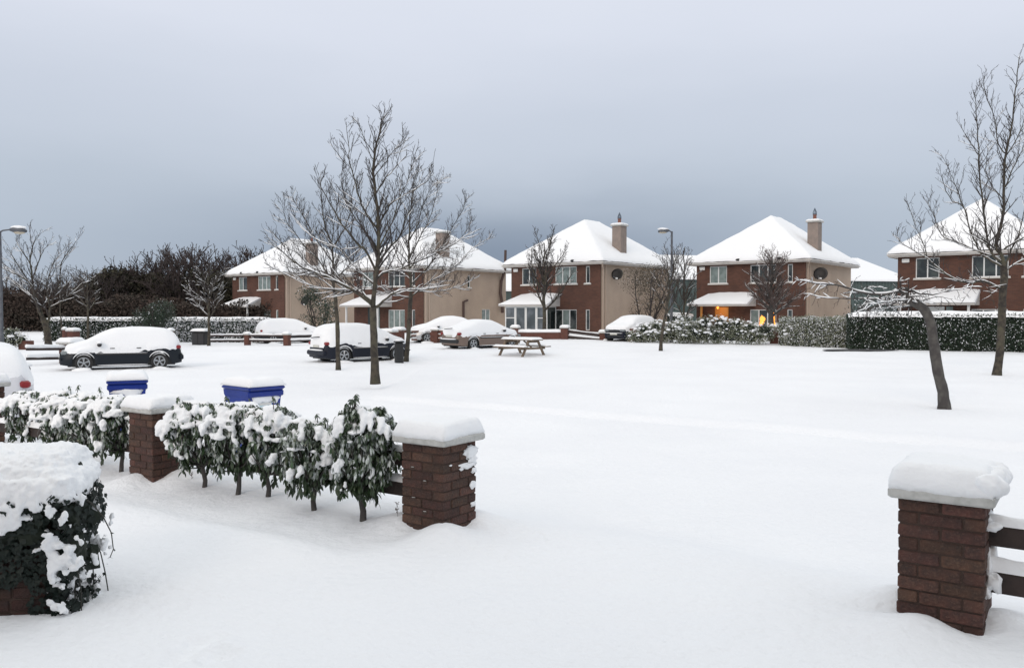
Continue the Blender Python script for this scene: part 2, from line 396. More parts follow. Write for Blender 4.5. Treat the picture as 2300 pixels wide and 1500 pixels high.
def window(parent, axis, at, a0, a1, z0, z1, panes, mats, sill=True, fr=.055, sign=1, transom=None):
    """window set back in its opening; frame mesh with a pane for every light and a sill"""
    def bx(mb, p, q, r, s_, d0, d1):
        if axis == 'y': mb.box2((p, at+d0*sign, r), (q, at+d1*sign, s_))
        else: mb.box2((at+d0*sign, p, r), (at+d1*sign, q, s_))
    f = MB(); n = panes; w = (a1 - a0)
    bx(f, a0, a1, z0, z0+fr, .05, .10); bx(f, a0, a1, z1-fr, z1, .05, .10)
    xs = [a0 + w*i/n for i in range(n+1)]
    for i, x in enumerate(xs):
        l, r = (x, x+fr) if i == 0 else ((x-fr, x) if i == n else (x-fr*.6, x+fr*.6))
        bx(f, l, r, z0+fr, z1-fr, .05, .10)
    if transom: bx(f, a0+fr, a1-fr, transom-.03, transom+.03, .052, .098)
    fo = f.build('window', M['upvc'], parent)
    for i in range(n):
        l = xs[i] + (fr if i == 0 else fr*.6); r = xs[i+1] - (fr if i == n-1 else fr*.6)
        pm = MB(); bx(pm, l, r, z0+fr, z1-fr, .078, .088); pm.build('pane', M[mats[i % len(mats)]], fo)
    if sill:
        s_ = MB(); bx(s_, a0-.12, a1+.12, z0-.09, z0-.012, -.07, .048); s_.build('sill', M['sill'], fo)
        s2 = MB(); bx(s2, a0-.10, a1+.10, z0-.010, z0+.02, -.06, .045); s2.build('snow', M['snow'], fo)
    return fo
def hip_roof(w, d, ov, z0, rise, mb, lift=0, nseg=14, seed=0, amp=0):
    """hip roof surface over x -w..0, y 0..d; ridge along y"""
    x0, x1, y0, y1 = -w-ov, ov, -ov, d+ov
    hw = (x1-x0)/2
    nx, ny = nseg*2, int(nseg*2*(y1-y0)/(x1-x0))
    vs = []
    for j in range(ny+1):
        for i in range(nx+1):
            x = x0 + (x1-x0)*i/nx; y = y0 + (y1-y0)*j/ny
            e = min(x-x0, x1-x, y-y0, y1-y)
            z = z0 + rise*min(1, e/hw) + lift*min(1, .25 + e*3.0)
            if amp: z += (amp*nz3(x, y, seed, 1.1) + .02*nz3(x, y, seed, 3.5))*min(1, e*2+.2)
            vs.append((x, y, z))
    fs = [(j*(nx+1)+i, j*(nx+1)+i+1, (j+1)*(nx+1)+i+1, (j+1)*(nx+1)+i) for j in range(ny) for i in range(nx)]
    # edge skirt
    o = len(vs); ring = [j*(nx+1) for j in range(ny, 0, -1)] + list(range(nx)) + [j*(nx+1)+nx for j in range(ny)] + [ny*(nx+1)+i for i in range(nx, 0, -1)]
    for k in ring: v = vs[k]; vs.append((v[0], v[1], z0-.01 + (amp and .05*nz3(v[0]*1.7, v[1]*1.7, seed))))
    n = len(ring)
    for a in range(n): fs.append((ring[a], o+a, o+(a+1) % n, ring[(a+1) % n]))
    mb.add(vs, fs)
def house(cx, cy, rzdeg, label, kind, opts):
    w, d = opts.get('w', 7.8), opts.get('d', 10.0)
    gz = opts.get('gz', .3)
    t = thing('house', label, 'house', (cx, cy, 0), R(rzdeg), 'detached brick houses in a row')
    EZ = 5.1
    up1 = (-6.8, -5.5, 3.78, EZ-.1); up2 = (-3.8, -1.95, 3.78, EZ-.1); up3 = (-1.2, -.85, 3.78, EZ-.12)
    lo2 = (-3.8, -1.95, .50, 1.95); lo3 = (-1.2, -.85, .5, 1.95)
    holes = [up1, up2, up3, lo2, lo3]
    mb = MB(); wall_holes(mb, 'y', 0, -w, 0, gz-.5, EZ, holes)
    mb.build('front_wall', M['house_brick'], t)
    mb = MB(); sideh = opts.get('side_holes', [])
    wall_holes(mb, 'x', 0, 0, d, gz-.5, EZ, [h[:4] for h in sideh], sign=-1)
    wall_holes(mb, 'x', -w, 0, d, gz-.5, EZ, []); wall_holes(mb, 'y', d, -w, 0, gz-.5, EZ, [])
    mb.build('rendered_wall', M['render'], t)
    q = MB(); q.box2((-.14, -.012, gz-.5), (.012, .10, EZ)); q.build('quoin', M['house_brick'], t)
    cu = opts['cur']
    window(t, 'y', 0, *up1, 2, cu[0]); window(t, 'y', 0, *up2, 3, cu[1]); window(t, 'y', 0, *up3, 1, cu[2], sill=True)
    window(t, 'y', 0, *lo2, 3, cu[3], sill=False); window(t, 'y', 0, *lo3, 1, cu[4], sill=False)
    for h in sideh: window(t, 'x', 0, *h[:4], h[4], h[5], sign=-1)
    # soffit, fascia, gutter
    fm = MB()
    ov = .45
    for (a, b) in (((-w-ov, -ov), (ov, -ov+.03)), ((ov-.03, -ov+.03), (ov, d+ov)), ((-w-ov, -ov+.03), (-w-ov+.03, d+ov)), ((-w-ov+.03, d+ov-.03), (ov-.03, d+ov))):
        fm.box2((a[0], a[1], EZ-.03), (b[0], b[1], EZ+.17))
    fm.box2((-w-ov+.03, -ov+.03, EZ), (ov-.03, d+ov-.03, EZ+.02))
    fm.build('fascia', M['fascia'], t)
    gm = MB()
    gm.tube([(-w-ov-.05, -ov-.06, EZ+.10), (ov+.06, -ov-.06, EZ+.10), (ov+.06, d+ov, EZ+.10)], .055, 8); gm.build('gutter', M['fascia'], t)
    rf = MB(); hip_roof(w, d, ov, EZ+.175, 3.25, rf, nseg=6); ro = rf.build('roof', M['tile'], t)
    sn = MB(); hip_roof(w, d, ov+.06, EZ+.20, 3.3, sn, lift=.17, nseg=30, seed=cx, amp=.035); sn.build('snow', M['snow'], ro, smooth=True)
    # dark tufts of gutter moss poking from the snow edge
    for k, (px_, s_) in enumerate(opts.get('tufts', [])):
        b = MB(); b.blob((px_, -ov-.03 if s_ == 0 else -ov+.5, EZ+.27), (.16, .1, .09), k, .5, 8); b.build('vent', M['metal_dark'], ro)
    # chimney
    ch = opts.get('chimney', (-.62, 3.6))
    if ch:
        c = MB(); zt = 8.0; c.box2((ch[0]-.36, ch[1]-.42, EZ+.3), (ch[0]+.36, ch[1]+.42, zt)); co = c.build('chimney', M['chimney'], t)
        c = MB(); c.bbox((ch[0], ch[1], zt+.055), (.94, 1.06, .10), .015); c.build('cap', M['cap'], co)
        c = MB(); pad(c, .92, 1.04, .13, 8, 8, 3, (ch[0], ch[1], zt+.106), edge=.12); c.build('snow', M['snow'], co, smooth=True)
        c = MB(); c.box2((ch[0]-.40, ch[1]-.46, EZ+.28), (ch[0]+.38, ch[1]+.44, EZ+.62)); c.build('flashing', M['metal_dark'], co)
        if opts.get('pot', True):
            c = MB(); c.lathe([(.13, zt+.10), (.115, zt+.5), (.14, zt+.52), (.14, zt+.56)], 14, (ch[0], ch[1], 0)); c.build('pot', M['pot'], co)
            c = MB()
            for k in range(8):
                a = 2*math.pi*k/8; c.tube([(ch[0]+.12*math.cos(a), ch[1]+.12*math.sin(a), zt+.5), (ch[0]+.13*math.cos(a), ch[1]+.13*math.sin(a), zt+.72), (ch[0], ch[1], zt+1.02)], .018, 5)
            c.lathe([(.13, zt+.6), (.135, zt+.63)], 12, (ch[0], ch[1], 0)); c.build('cowl', M['cowl'], co)
    # alarm box, downpipes
    if opts.get('alarm', True):
        b = MB(); b.bbox((-7.35, -.06, EZ-.23), (.42, .09, .24), .03); b.build('alarm_box', M['upvc'], t)
    b = MB(); b.tube([(ov, -ov, EZ+.06), (.09, .22, EZ-.35), (.09, .22, gz-.4)], .04, 8); b.tube([(.08, .62, EZ), (.08, .62, gz-.4)], .03, 8); b.build('downpipe', M['pipe_pale'], t)
    if 'dish' in opts:
        y, z, r = opts['dish']
        b = MB(); n = 20; vs = [(0, 0, 0)]
        for k in range(1, 5):
            rr = r*k/4
            for j in range(n):
                a = 2*math.pi*j/n; vs.append((rr*math.cos(a)*1.05, .18*(rr/r)**2*r, rr*math.sin(a)))
        fs = [(0, 1+(j+1) % n, 1+j) for j in range(n)]
        for k in range(3):
            for j in range(n): fs.append((1+k*n+j, 1+k*n+(j+1) % n, 1+(k+1)*n+(j+1) % n, 1+(k+1)*n+j))
        Mt = Matrix.Translation((.42, y, z)) @ Matrix.Rotation(R(12), 4, 'Z') @ Matrix.Rotation(R(-14), 4, 'X') @ Matrix.Rotation(R(180), 4, 'Z')
        b.add([tuple(Mt @ Vector(v)) for v in vs], fs)
        do = b.build('satellite_dish', M['metal_dark'], t, smooth=True)
        sm_ = do.modifiers.new('thick', 'SOLIDIFY'); sm_.thickness = .02
        b = MB(); b.tube([(0, y+.15, z-.3), (.3, y+.1, z-.3), (.42, y+.06, z)], .022, 6)
        b.tube([(.40, y, z-r*.95), (.42, y-.45, z-.22)], .014, 5); b.bbox((.42, y-.47, z-.2), (.07, .12, .08), .015); b.build('dish_arm', M['galv'], do)
        b = MB(); b.blob((.43, y-.14, z-r*.72), (r*.28, .07, r*.14), 3, .3, 8); b.build('snow', M['snow'], do, smooth=True)
    # porch
    u0, u1, v = -7.45, -3.65, 1.25
    pk = kind
    pr = MB(); ex = .28
    x0, x1 = u0-ex, u1+ex
    rr = [(x0, -v-ex, 2.30), (x1, -v-ex, 2.30), (x1, 0, 3.02), (x0+.9, 0, 3.02), (x0, -v-ex, 2.18), (x1, -v-ex, 2.18), (x1, 0, 2.18), (x0, 0, 2.18)]
    rr.append((x0, 0, 2.30))
    pr.add(rr, [(0,1,2,3), (0,3,8), (1,0,4,5), (2,1,5,6), (0,8,7,4), (4,7,6,5)])
    pro = pr.build('porch_roof', M['fascia'], t)
    sn = MB(); nx, ny = 26, 12; vs = []
    for j in range(ny+1):
        for i in range(nx+1):
            s_, q_ = i/nx, j/ny
            xl = x0-.04 + .9*q_; x = xl + (x1+.03-xl)*s_; y = (-v-ex-.05)*(1-q_) - .012*q_
            e = min(s_*3, (1-s_)*3, q_*4+.15)
            z = 2.30 + .72*q_ + .02 + .12*min(1, .3+e) + .02*nz3(x, y, cx, 2.2)
            vs.append((x, y, z))
    fs = [(j*(nx+1)+i, j*(nx+1)+i+1, (j+1)*(nx+1)+i+1, (j+1)*(nx+1)+i) for j in range(ny) for i in range(nx)]
    o = len(vs)
    for i in range(nx+1): a = vs[i]; vs.append((a[0], a[1], 2.31))
    for i in range(nx): fs.append((i+1, i, o+i, o+i+1))
    o2 = len(vs)
    for j in range(ny+1): a = vs[j*(nx+1)+nx]; vs.append((a[0], a[1], a[2]-.15))
    for j in range(ny): fs.append((j*(nx+1)+nx, (j+1)*(nx+1)+nx, o2+j+1, o2+j))
    o3 = len(vs)
    for j in range(ny+1): a = vs[j*(nx+1)]; vs.append((a[0], a[1], a[2]-.15))
    for j in range(ny): fs.append(((j+1)*(nx+1), j*(nx+1), o3+j, o3+j+1))
    sn.add(vs, fs); sn.build('snow', M['snow'], pro, smooth=True)
    if pk == 'glazed':
        # white glazed porch: front of four lights, low panels
        for k in range(4):
            a = u0 + (u1-u0)*k/4; b_ = u0 + (u1-u0)*(k+1)/4
            window(t, 'y', -v, a+.005, b_-.005, gz-.2, 2.17, 1, ['porch_glass'], sill=False, fr=.085, transom=(1.35 if k in (0, 3) else None))
        window(t, 'x', u1, -v+.10, -.01, gz-.2, 2.17, 1, ['glass'], sill=False, fr=.07, sign=-1)
        window(t, 'x', u0, -v+.10, -.01, gz-.2, 2.17, 1, ['net'], sill=False, fr=.07, sign=1)
        b = MB(); b.box2((-5.9, -.04, gz-.2), (-4.95, -.005, 2.1)); b.build('door', M['net'], t)
    else:
        for x in ((u0+.08, u1-.08) if pk != 'warm' else (u0+.6,)):
            b = MB(); b.bbox((x, -v+.05, (2.18+gz-.4)/2), (.13, .13, 2.18-gz+.4), .012); b.build('porch_post', M['upvc'] if pk != 'warm' else M['door_warm'], t)
        if pk == 'warm':
            b = MB(); b.box2((-6.35, -.05, gz-.3), (-5.35, -.004, 2.12)); b.build('door', M['door_warm'], t)
            b = MB(); b.lathe([(.05, 2.02), (.09, 2.06), (.09, 2.12), (.05, 2.16)], 12, (-5.85, -.7, 0)); b.build('porch_lamp', M['glow_bright'], t)
            ld = bpy.data.lights.new('porch_light', 'POINT'); lo = bpy.data.objects.new('porch_light', ld); COL.objects.link(lo); lo.parent = t
            ld.energy = 9; ld.color = (1.0, .52, .16); ld.shadow_soft_size = .08; lo.location = (-5.85, -.7, 1.93)
            for (x, z, sx, sz) in ((-2.95, 1.22, .15, .27), (-3.02, .98, .10, .15), (-2.12, 1.2, .06, .34), (-2.22, .96, .28, .10)):  # glowing blobs painted in for a warm reflection on the panes
                b = MB(); b.blob((x, .045, z), (sx, .03, sz), x*7, .7, 14); b.build('window_reflection_glow', M['glow_bright'], t)
        else:
            b = MB(); b.box2((-6.1, -.05, gz-.3), (-5.2, -.004, 2.1)); b.build('door', M['door_dark'] if kind == 'open_dark' else M['upvc'], t)
            b = MB(); b.box2((-5.1, -.04, gz-.3), (-4.75, -.004, 2.1)); b.build('side_light', M['net'], t)
    for fn in opts.get('extra', []): fn(t)
    return t
def pad(mb, w, d, h, nx, ny, seed, c=(0,0,0), edge=.06, rz=0, amp=.12, fs=3.0, droop=0):
    """snow pad: rounded heightfield on a w x d top, closed below"""
    vs = []; cs, sn = math.cos(rz), math.sin(rz)
    def sp(n, L):
        return [L*(-.5 + .5*(1-math.cos(math.pi*i/n))) if n < 14 else L*(-.5+i/n) for i in range(n+1)]
    X, Y = sp(nx, w), sp(ny, d)
    for y in Y:
        for x in X:
            kx = max(0, 1-(w/2-abs(x))/edge); ky = max(0, 1-(d/2-abs(y))/edge); k = max(kx, ky)
            z = h*math.sqrt(max(0, (1-kx*kx*.92)*(1-ky*ky*.92)))*(1+amp*nz3(x*fs, y*fs, seed*5.3))
            ox = x*(1 - (.02 if k > .9 else 0)); 
            vs.append((c[0]+ox*cs-y*sn, c[1]+ox*sn+y*cs, c[2]+z))
    n1 = nx+1
    fs_ = [(j*n1+i, j*n1+i+1, (j+1)*n1+i+1, (j+1)*n1+i) for j in range(ny) for i in range(nx)]
    ring = [i for i in range(nx)] + [j*n1+nx for j in range(ny)] + [ny*n1+i for i in range(nx, 0, -1)] + [j*n1 for j in range(ny, 0, -1)]
    o = len(vs)
    for k in ring: v = vs[k]; vs.append((v[0], v[1], c[2]-droop*(1+.8*nz3(v[0]*4, v[1]*4, seed))))
    n = len(ring)
    for a in range(n): fs_.append((ring[(a+1) % n], ring[a], o+a, o+(a+1) % n))
    fs_.append(tuple(o+a for a in reversed(range(n))))
    mb.add(vs, fs_)
def flue(t):
    b = MB(); b.tube([(.30, 9.35, 1.7), (.25, 9.35, 2.6), (.12, 9.3, 3.4), (.14, 9.4, 4.4), (.5, 9.45, 5.4), (.55, 9.45, 7.0)], [.14,.13,.12,.12,.11,.11], 8)
    b.build('flue_pipe', M['pipe'], t)
    b = MB(); b.tube([(.08, 4.6, .7), (.08, 4.6, 2.6), (.08, 5.1, 2.72)], .09, 8); b.build('vent_pipe', M['pipe'], t)
NN = ['net']; GG = ['glass']
H = []
H.append(house(-20.2, 75.0, -38, 'leftmost brick house, behind the long snowy hedge and a snow covered car', 'open', dict(cur=[['net','glass'], NN, GG, ['net'], NN], dish=(2.0, 2.75, .42), tufts=[(-5.7,0),(-3.2,0)], pot=True, gz=0.0)))
H.append(house(-6.8, 64.6, -38, 'brick and render house behind the tall bare trees, tall flue pipe on its side wall', 'open_dark', dict(cur=[NN, GG, GG, NN, GG], alarm=False, d=10.2, gz=.2, pot=False,
    side_holes=[(5.2, 5.55, 3.75, 4.75, 1, GG), (7.0, 8.1, 1.0, 2.0, 2, NN)], extra=[flue], chimney=(-.62, 2.9))))
H.append(house(6.1, 58.6, -38, 'brick house with a white glazed porch, behind the picnic table', 'glazed', dict(cur=[['glass'], NN, GG, ['glass','net','glass'], GG], dish=(1.6, 4.42, .40), tufts=[(-2.0,0),(-.6,1)], gz=.36)))
H.append(house(19.4, 56.0, -38, 'brick house with an orange lit doorway and a warm reflection in its lower window', 'warm', dict(cur=[NN, ['glass'], GG, ['net','glass','glass'], GG], dish=(1.76, 4.35, .44), tufts=[(-4.5,0),(-1.6,0),(-.2,1)], gz=.25)))
H.append(house(29.55, 46.6, -38, 'rightmost brick house, partly cut off by the picture edge behind the dark hedge', 'open', dict(cur=[GG, GG, GG, GG, GG], gz=.0, chimney=None)))
# ---- the big shed behind
def shed(x0, x1, y, d, zw, zr, label):
    t = thing('warehouse', label, 'warehouse', ((x0+x1)/2, y, 0), R(-38))
    w = x1-x0; m = MB(); nb = int(w/.35)
    for i in range(nb):
        a = -w/2 + w*i/nb; b_ = a + w/nb
        for (p, q, o) in ((a, a+.22, 0), (a+.22, a+.25, .05), (a+.25, b_-.03, .05), (b_-.03, b_, 0)):
            pass
        m.box2((a, 0, -.5), (a+.2, .12, zw)); m.box2((a+.2, .05, -.5), (b_, .12, zw))
    m.box2((-w/2, .12, -.5), (-w/2+.1, d, zw)); m.box2((w/2-.1, .12, -.5), (w/2, d, zw))
    m.build('cladding', M['shed'], t)
    r = MB(); r.add([(-w/2-.3, -.3, zw), (w/2+.3, -.3, zw), (w/2+.3, d/2, zr), (-w/2-.3, d/2, zr), (w/2+.3, d+.3, zw), (-w/2-.3, d+.3, zw), (-w/2-.3, -.3, zw-.2), (w/2+.3, -.3, zw-.2)], [(0,1,2,3), (3,2,4,5), (1,0,6,7), (0,3,5), (1,4,2)])
    r.build('roof', M['snow'], t)
    return t
t = shed(8, 40, 84, 18, 5.1, 7.9, 'long green clad warehouse with a snowy roof behind the houses')
t.location = (25.5, 84, 0); t.rotation_euler = (0, 0, R(13)); 
t2 = shed(-8, 8, 95, 14, 4.4, 6.9, 'distant white roofed building in the gap beside the glazed porch house'); t2.location = (0.5, 100, 0); t2.rotation_euler = (0,0,0)
# ================================================================ TREES
def jit(rnd, a): return Vector((rnd.uniform(-a, a), rnd.uniform(-a, a), rnd.uniform(-a, a)))
def grow(rnd, out, p, d, L, r, lvl, maxl, cfg):
    """one branch with its side shoots; out gets (points, radii, level)"""
    n = max(3, int(L / cfg.get('step', .22))) if lvl < 3 else 3
    n = min(n, 9); pts = [p.copy()]; d = d.normalized(); up = cfg.get('up', .10); wob = cfg.get('wob', .16)
    for i in range(n):
        d = (d + jit(rnd, wob) + Vector((0, 0, up))).normalized(); pts.append(pts[-1] + d * L / n)
    r1 = max(cfg['rmin'], r * .35); rad = [r + (r1 - r) * i / n for i in range(n + 1)]
    out.append((pts, rad, lvl))
    if lvl >= maxl: return
    spawn(rnd, out, pts, rad, lvl, maxl, cfg, L)
def spawn(rnd, out, pts, rad, lvl, maxl, cfg, L=None, t0=.18):
    if L is None: L = sum((b-a).length for a, b in zip(pts, pts[1:]))
    k = cfg['dens'][min(lvl, len(cfg['dens'])-1)]; cnt = max(1, int(L * k * rnd.uniform(.8, 1.2)))
    n = len(pts) - 1
    for c in range(cnt):
        t = t0 + (1-t0) * (c + rnd.random()) / cnt; t = min(t, .999); i = int(t * n); f = t*n - i
        q = pts[i].lerp(pts[i+1], f); dd = (pts[i+1] - pts[i]).normalized(); rr = rad[i] + (rad[i+1]-rad[i])*f
        ax = dd.cross(jit(rnd, 1)).normalized(); ang = R(rnd.uniform(*cfg.get('ang', (28, 62))))
        nd = Matrix.Rotation(ang, 3, ax) @ dd
        nd = (nd + Vector((0, 0, cfg.get('bias', .25)))).normalized()
        ln = L * rnd.uniform(*cfg.get('ratio', (.28, .55))) * (1 - .45*t)
        if lvl >= 1: ln = min(ln, cfg.get('lmax', 1.2))
        else: ln = min(ln, cfg.get('l0max', 1.15)*rnd.uniform(.6, 1.1)*(1 - .6*t))
        grow(rnd, out, q, nd, max(ln, .12), max(cfg['rmin'], rr*.55), lvl+1, maxl, cfg)
def tubes_mesh(brs, sides=(8, 5, 3, 3, 3)):
    m = MB()
    for pts, rad, lvl in brs: m.tube(pts, rad, sides[min(lvl, 4)], cap=lvl < 2)
    return m
def snow_lines(brs, rnd, maxl=2, amt=1.0, rmin=.0035, lo=.75):
    m = MB()
    for pts, rad, lvl in brs:
        if lvl > maxl: continue
        run = []; rr = []
        for i in range(len(pts)):
            a = pts[max(0, i-1)]; b = pts[min(len(pts)-1, i+1)]; t = (b-a); t.normalize()
            ok = abs(t.z) < lo and rnd.random() < .93
            if ok:
                h = math.sqrt(1 - t.z*t.z); k = rad[i]*.45 + .007*amt*h; k = min(k, rad[i]*.7 + .016)
                run.append(pts[i] + Vector((0, 0, rad[i]*.75 + k*.35))); rr.append(max(k, rmin))
            if (not ok or i == len(pts)-1) and len(run) > 1:
                rr[0] *= .4; rr[-1] *= .4; m.tube(run, rr, 5, cap=True); run, rr = [], []
            elif not ok: run, rr = [], []
    return m
def hand_limb(rnd, pix, Y, dY, r0, r1, sub=3, wob=.02):
    """limb through photograph points, drifting dY metres in depth"""
    k = len(pix); base = [P(px, py, Y + dY * (i/(k-1)) ** 1.1) for i, (px, py) in enumerate(pix)]
    pts = []
    for i in range(k-1):
        for j in range(sub):
            t = j/sub; a = base[max(0,i-1)]; b = base[i]; c = base[i+1]; e = base[min(k-1,i+2)]
            q = .5*((2*b) + (c-a)*t + (2*a-5*b+4*c-e)*t*t + (-a+3*b-3*c+e)*t**3)
            pts.append(q + (jit(rnd, wob) if i+j else Vector()))
    pts.append(base[-1]); n = len(pts)-1
    return pts, [r0 + (r1-r0)*(i/n)**.8 for i in range(n+1)]
def tree_by_hand(label, seed, Y, trunk, limbs, rt, cfg, maxl=3, mats=('bark', 'twig'), snow=(1, 1.3), name='bare_tree', group='bare trees on the green'):
    rnd = random.Random(seed)
    tp, tr = hand_limb(rnd, trunk, Y, 0, rt[0], rt[1], 3, .008)
    o = tp[0].copy(); 
    t = thing(name, label, 'tree', o, 0, group)
    f = tr[0]; tr = [r*(1+cfg.get('knot', .07)*nz3(i*1.7, seed, 0)*2) for i, r in enumerate(tr)]; tr[0] = f*1.35; tr[1] = f*1.08
    tp[0] = tp[0] - Vector((0,0,.12))
    rel = lambda pts: [p - o for p in pts]
    m = MB(); m.tube(rel(tp), tr, 12); m.build('trunk', M[mats[0]], t, smooth=True)
    allb = [(rel(tp), tr, 0)]; crown = []
    for li, (pix, r0, dY) in enumerate(limbs):
        pts, rad = hand_limb(rnd, pix, Y, dY if dY is not None else rnd.uniform(-1, 1)*1.1, r0*.84, max(cfg['rmin'], r0*.15))
        if len(pix[0]) == 2 and li in cfg.get('startY', {}):
            pass
        rp = rel(pts); m = MB(); m.tube(rp, rad, 7); m.build('limb', M[mats[0]], t, smooth=True)
        sub = []; spawn(rnd, sub, rp, rad, 0, maxl, cfg, t0=cfg.get('t0', .12)); crown += sub; allb.append((rp, rad, 1)); allb += sub
    tubes_mesh(crown).build('crown', M[mats[1]], t, kind='stuff')
    s = snow_lines(allb, rnd, snow[0], snow[1])
    if s.v: s.build('snow', M['snow'], t, smooth=True, kind='stuff')
    return t
CF = dict(rmin=.0052, dens=(7.5, 6.5, 5.0), up=.05, wob=.13, bias=.30, ratio=(.25, .5), lmax=.9, ang=(25, 58))
tree_by_hand('tallest of the three bare trees in the middle of the green, thick forked trunk', 3, 23.9,
  [(843,853),(841,790),(839,735),(838,690)],
  [([(838,692),(845,612),(850,555),(849,495),(840,415),(838,365),(848,318),(856,285),(861,262)], .085, 0),
   ([(842,690),(790,650),(733,621),(680,600),(640,570),(610,548)], .06, -.9),
   ([(840,688),(812,655),(780,655),(720,648),(660,625),(606,600)], .05, 1.3),
   ([(846,690),(870,668),(900,652),(950,650),(1010,640)], .05, -.8),
   ([(845,625),(868,610),(900,604),(945,585),(1000,560),(1060,520)], .045, .9),
   ([(846,612),(820,560),(803,548),(768,502),(740,455),(722,422),(718,401)], .045, -1.0),
   ([(848,592),(872,560),(900,529),(912,488),(926,453),(941,362)], .042, 1.1),
   ([(852,518),(830,490),(812,462),(799,415),(786,368),(783,335),(778,274)], .04, .5),
   ([(779,372),(762,350),(748,330),(741,317)], .015, .2),
   ([(852,500),(870,470),(886,450),(934,425),(960,405),(975,388)], .036, -.8),
   ([(840,400),(862,370),(880,345),(905,322),(913,308)], .02, .5),
   ([(838,358),(822,325),(812,295),(807,277)], .015, -.4),
   ([(842,440),(860,410),(885,380),(898,350),(903,330)], .02, -.6),
   ([(842,640),(800,600),(760,560),(700,530),(655,478)], .035, 1.2),
   ([(850,560),(880,500),(900,440),(918,400),(925,350)], .028, -.9),
   ([(851,575),(830,530),(790,480),(770,430),(765,390)], .03, .9),
  ], (.115, .095), CF, 3)
CF2 = dict(CF, dens=(9.5, 7.5, 5.0), l0max=1.15)
g2 = G(762, 827); g3 = G(913, 812)
tree_by_hand('slender bare tree left of the tallest one, in front of the dark estate car', 7, g2.y,
  [(760,828),(759,780),(758,730),(755,690),(752,655)],
  [([(752,660),(748,600),(745,550),(728,500),(722,460),(720,405)], .06, 0),
   ([(752,652),(725,630),(690,615),(650,600),(612,578)], .035, 1.0),
   ([(750,640),(720,590),(690,560),(660,520),(640,490),(633,450)], .035, -1.2),
   ([(750,630),(780,600),(805,560),(825,520),(840,470)], .035, 1.2),
   ([(748,590),(715,545),(690,500),(672,470),(655,440)], .03, .8),
   ([(746,560),(770,520),(785,480),(790,440),(800,400)], .03, -1.0),
   ([(750,620),(700,600),(670,570),(640,555),(612,520)], .03, -1.0),
   ([(755,665),(790,650),(830,650),(870,640)], .03, -.8),
   ([(745,550),(750,500),(757,450),(745,415)], .025, .7)], (.085, .07), CF2, 3)
tree_by_hand('bare tree right of the tallest one, beside the black litter bin', 11, g3.y,
  [(912,812),(916,770),(919,720),(921,690),(923,660)],
  [([(923,662),(920,610),(918,560),(920,500),(925,450),(932,400),(940,385)], .07, 0),
   ([(923,668),(880,660),(845,640),(800,620)], .035, 1.0),
   ([(925,665),(955,640),(990,620),(1020,600),(1060,560),(1100,535)], .04, -1.0),
   ([(922,640),(960,600),(985,570),(1010,520),(1040,470),(1048,440)], .04, 1.0),
   ([(921,620),(895,580),(880,540),(870,490),(865,460)], .035, -1.0),
   ([(919,580),(945,530),(965,490),(980,440),(985,410)], .035, 1.2),
   ([(920,540),(940,500),(950,460),(970,420),(1000,400)], .03, -1.2),
   ([(923,655),(970,655),(1010,650),(1040,640),(1065,625)], .03, .6),
   ([(922,630),(900,610),(860,595),(830,560)], .03, 1.2),
   ([(921,600),(960,570),(1000,560),(1040,530),(1060,490)], .03, -1.3)], (.10, .085), CF2, 3)
# ---- tall tree at the right edge
gr = G(2238, 843)
tree_by_hand('tallest bare tree of the scene, at the right edge of the green', 19, gr.y,
  [(2238,844),(2246,790),(2250,720),(2252,670),(2255,625),(2255,600)],
  [([(2255,605),(2250,575),(2236,547),(2252,493),(2255,411),(2259,344),(2269,305),(2277,250),(2283,185),(2289,130)], .085, 0),
   ([(2259,345),(2243,322),(2234,266),(2215,216),(2209,177)], .028, .6),
   ([(2253,590),(2226,570),(2215,518),(2207,452),(2199,390),(2197,311),(2193,245),(2190,208)], .055, -.7),
   ([(2197,346),(2185,330),(2174,313),(2147,268)], .02, -.2),
   ([(2252,600),(2215,580),(2197,559),(2180,518),(2164,464),(2139,452),(2120,415),(2114,392)], .045, .8),
   ([(2164,462),(2150,425),(2135,390),(2112,344)], .02, .5),
   ([(2250,650),(2209,632),(2172,636),(2126,617),(2081,580),(2031,551),(2013,532)], .05, -1.0),
   ([(2083,582),(2075,550),(2064,526),(2050,490),(2040,460)], .02, -.6),
   ([(2254,585),(2197,563),(2147,543),(2114,526),(2095,480),(2085,452)], .035, .9),
   ([(2258,600),(2272,560),(2288,526),(2300,480),(2308,420)], .045, .8),
   ([(2256,560),(2285,540),(2325,520),(2360,470)], .04, -.9),
   ([(2258,420),(2275,380),(2295,340),(2310,290)], .03, .7),
   ([(2260,350),(2285,310),(2300,270),(2312,220)], .025, -.6),
   ([(2257,610),(2285,590),(2320,575),(2370,560)], .04, .7),
   ([(2250,640),(2225,660),(2222,645),(2236,690)], .012, -.2),
   ([(2255,450),(2230,420),(2215,380),(2222,330)], .025, .9)], (.135, .115), CF, 3)
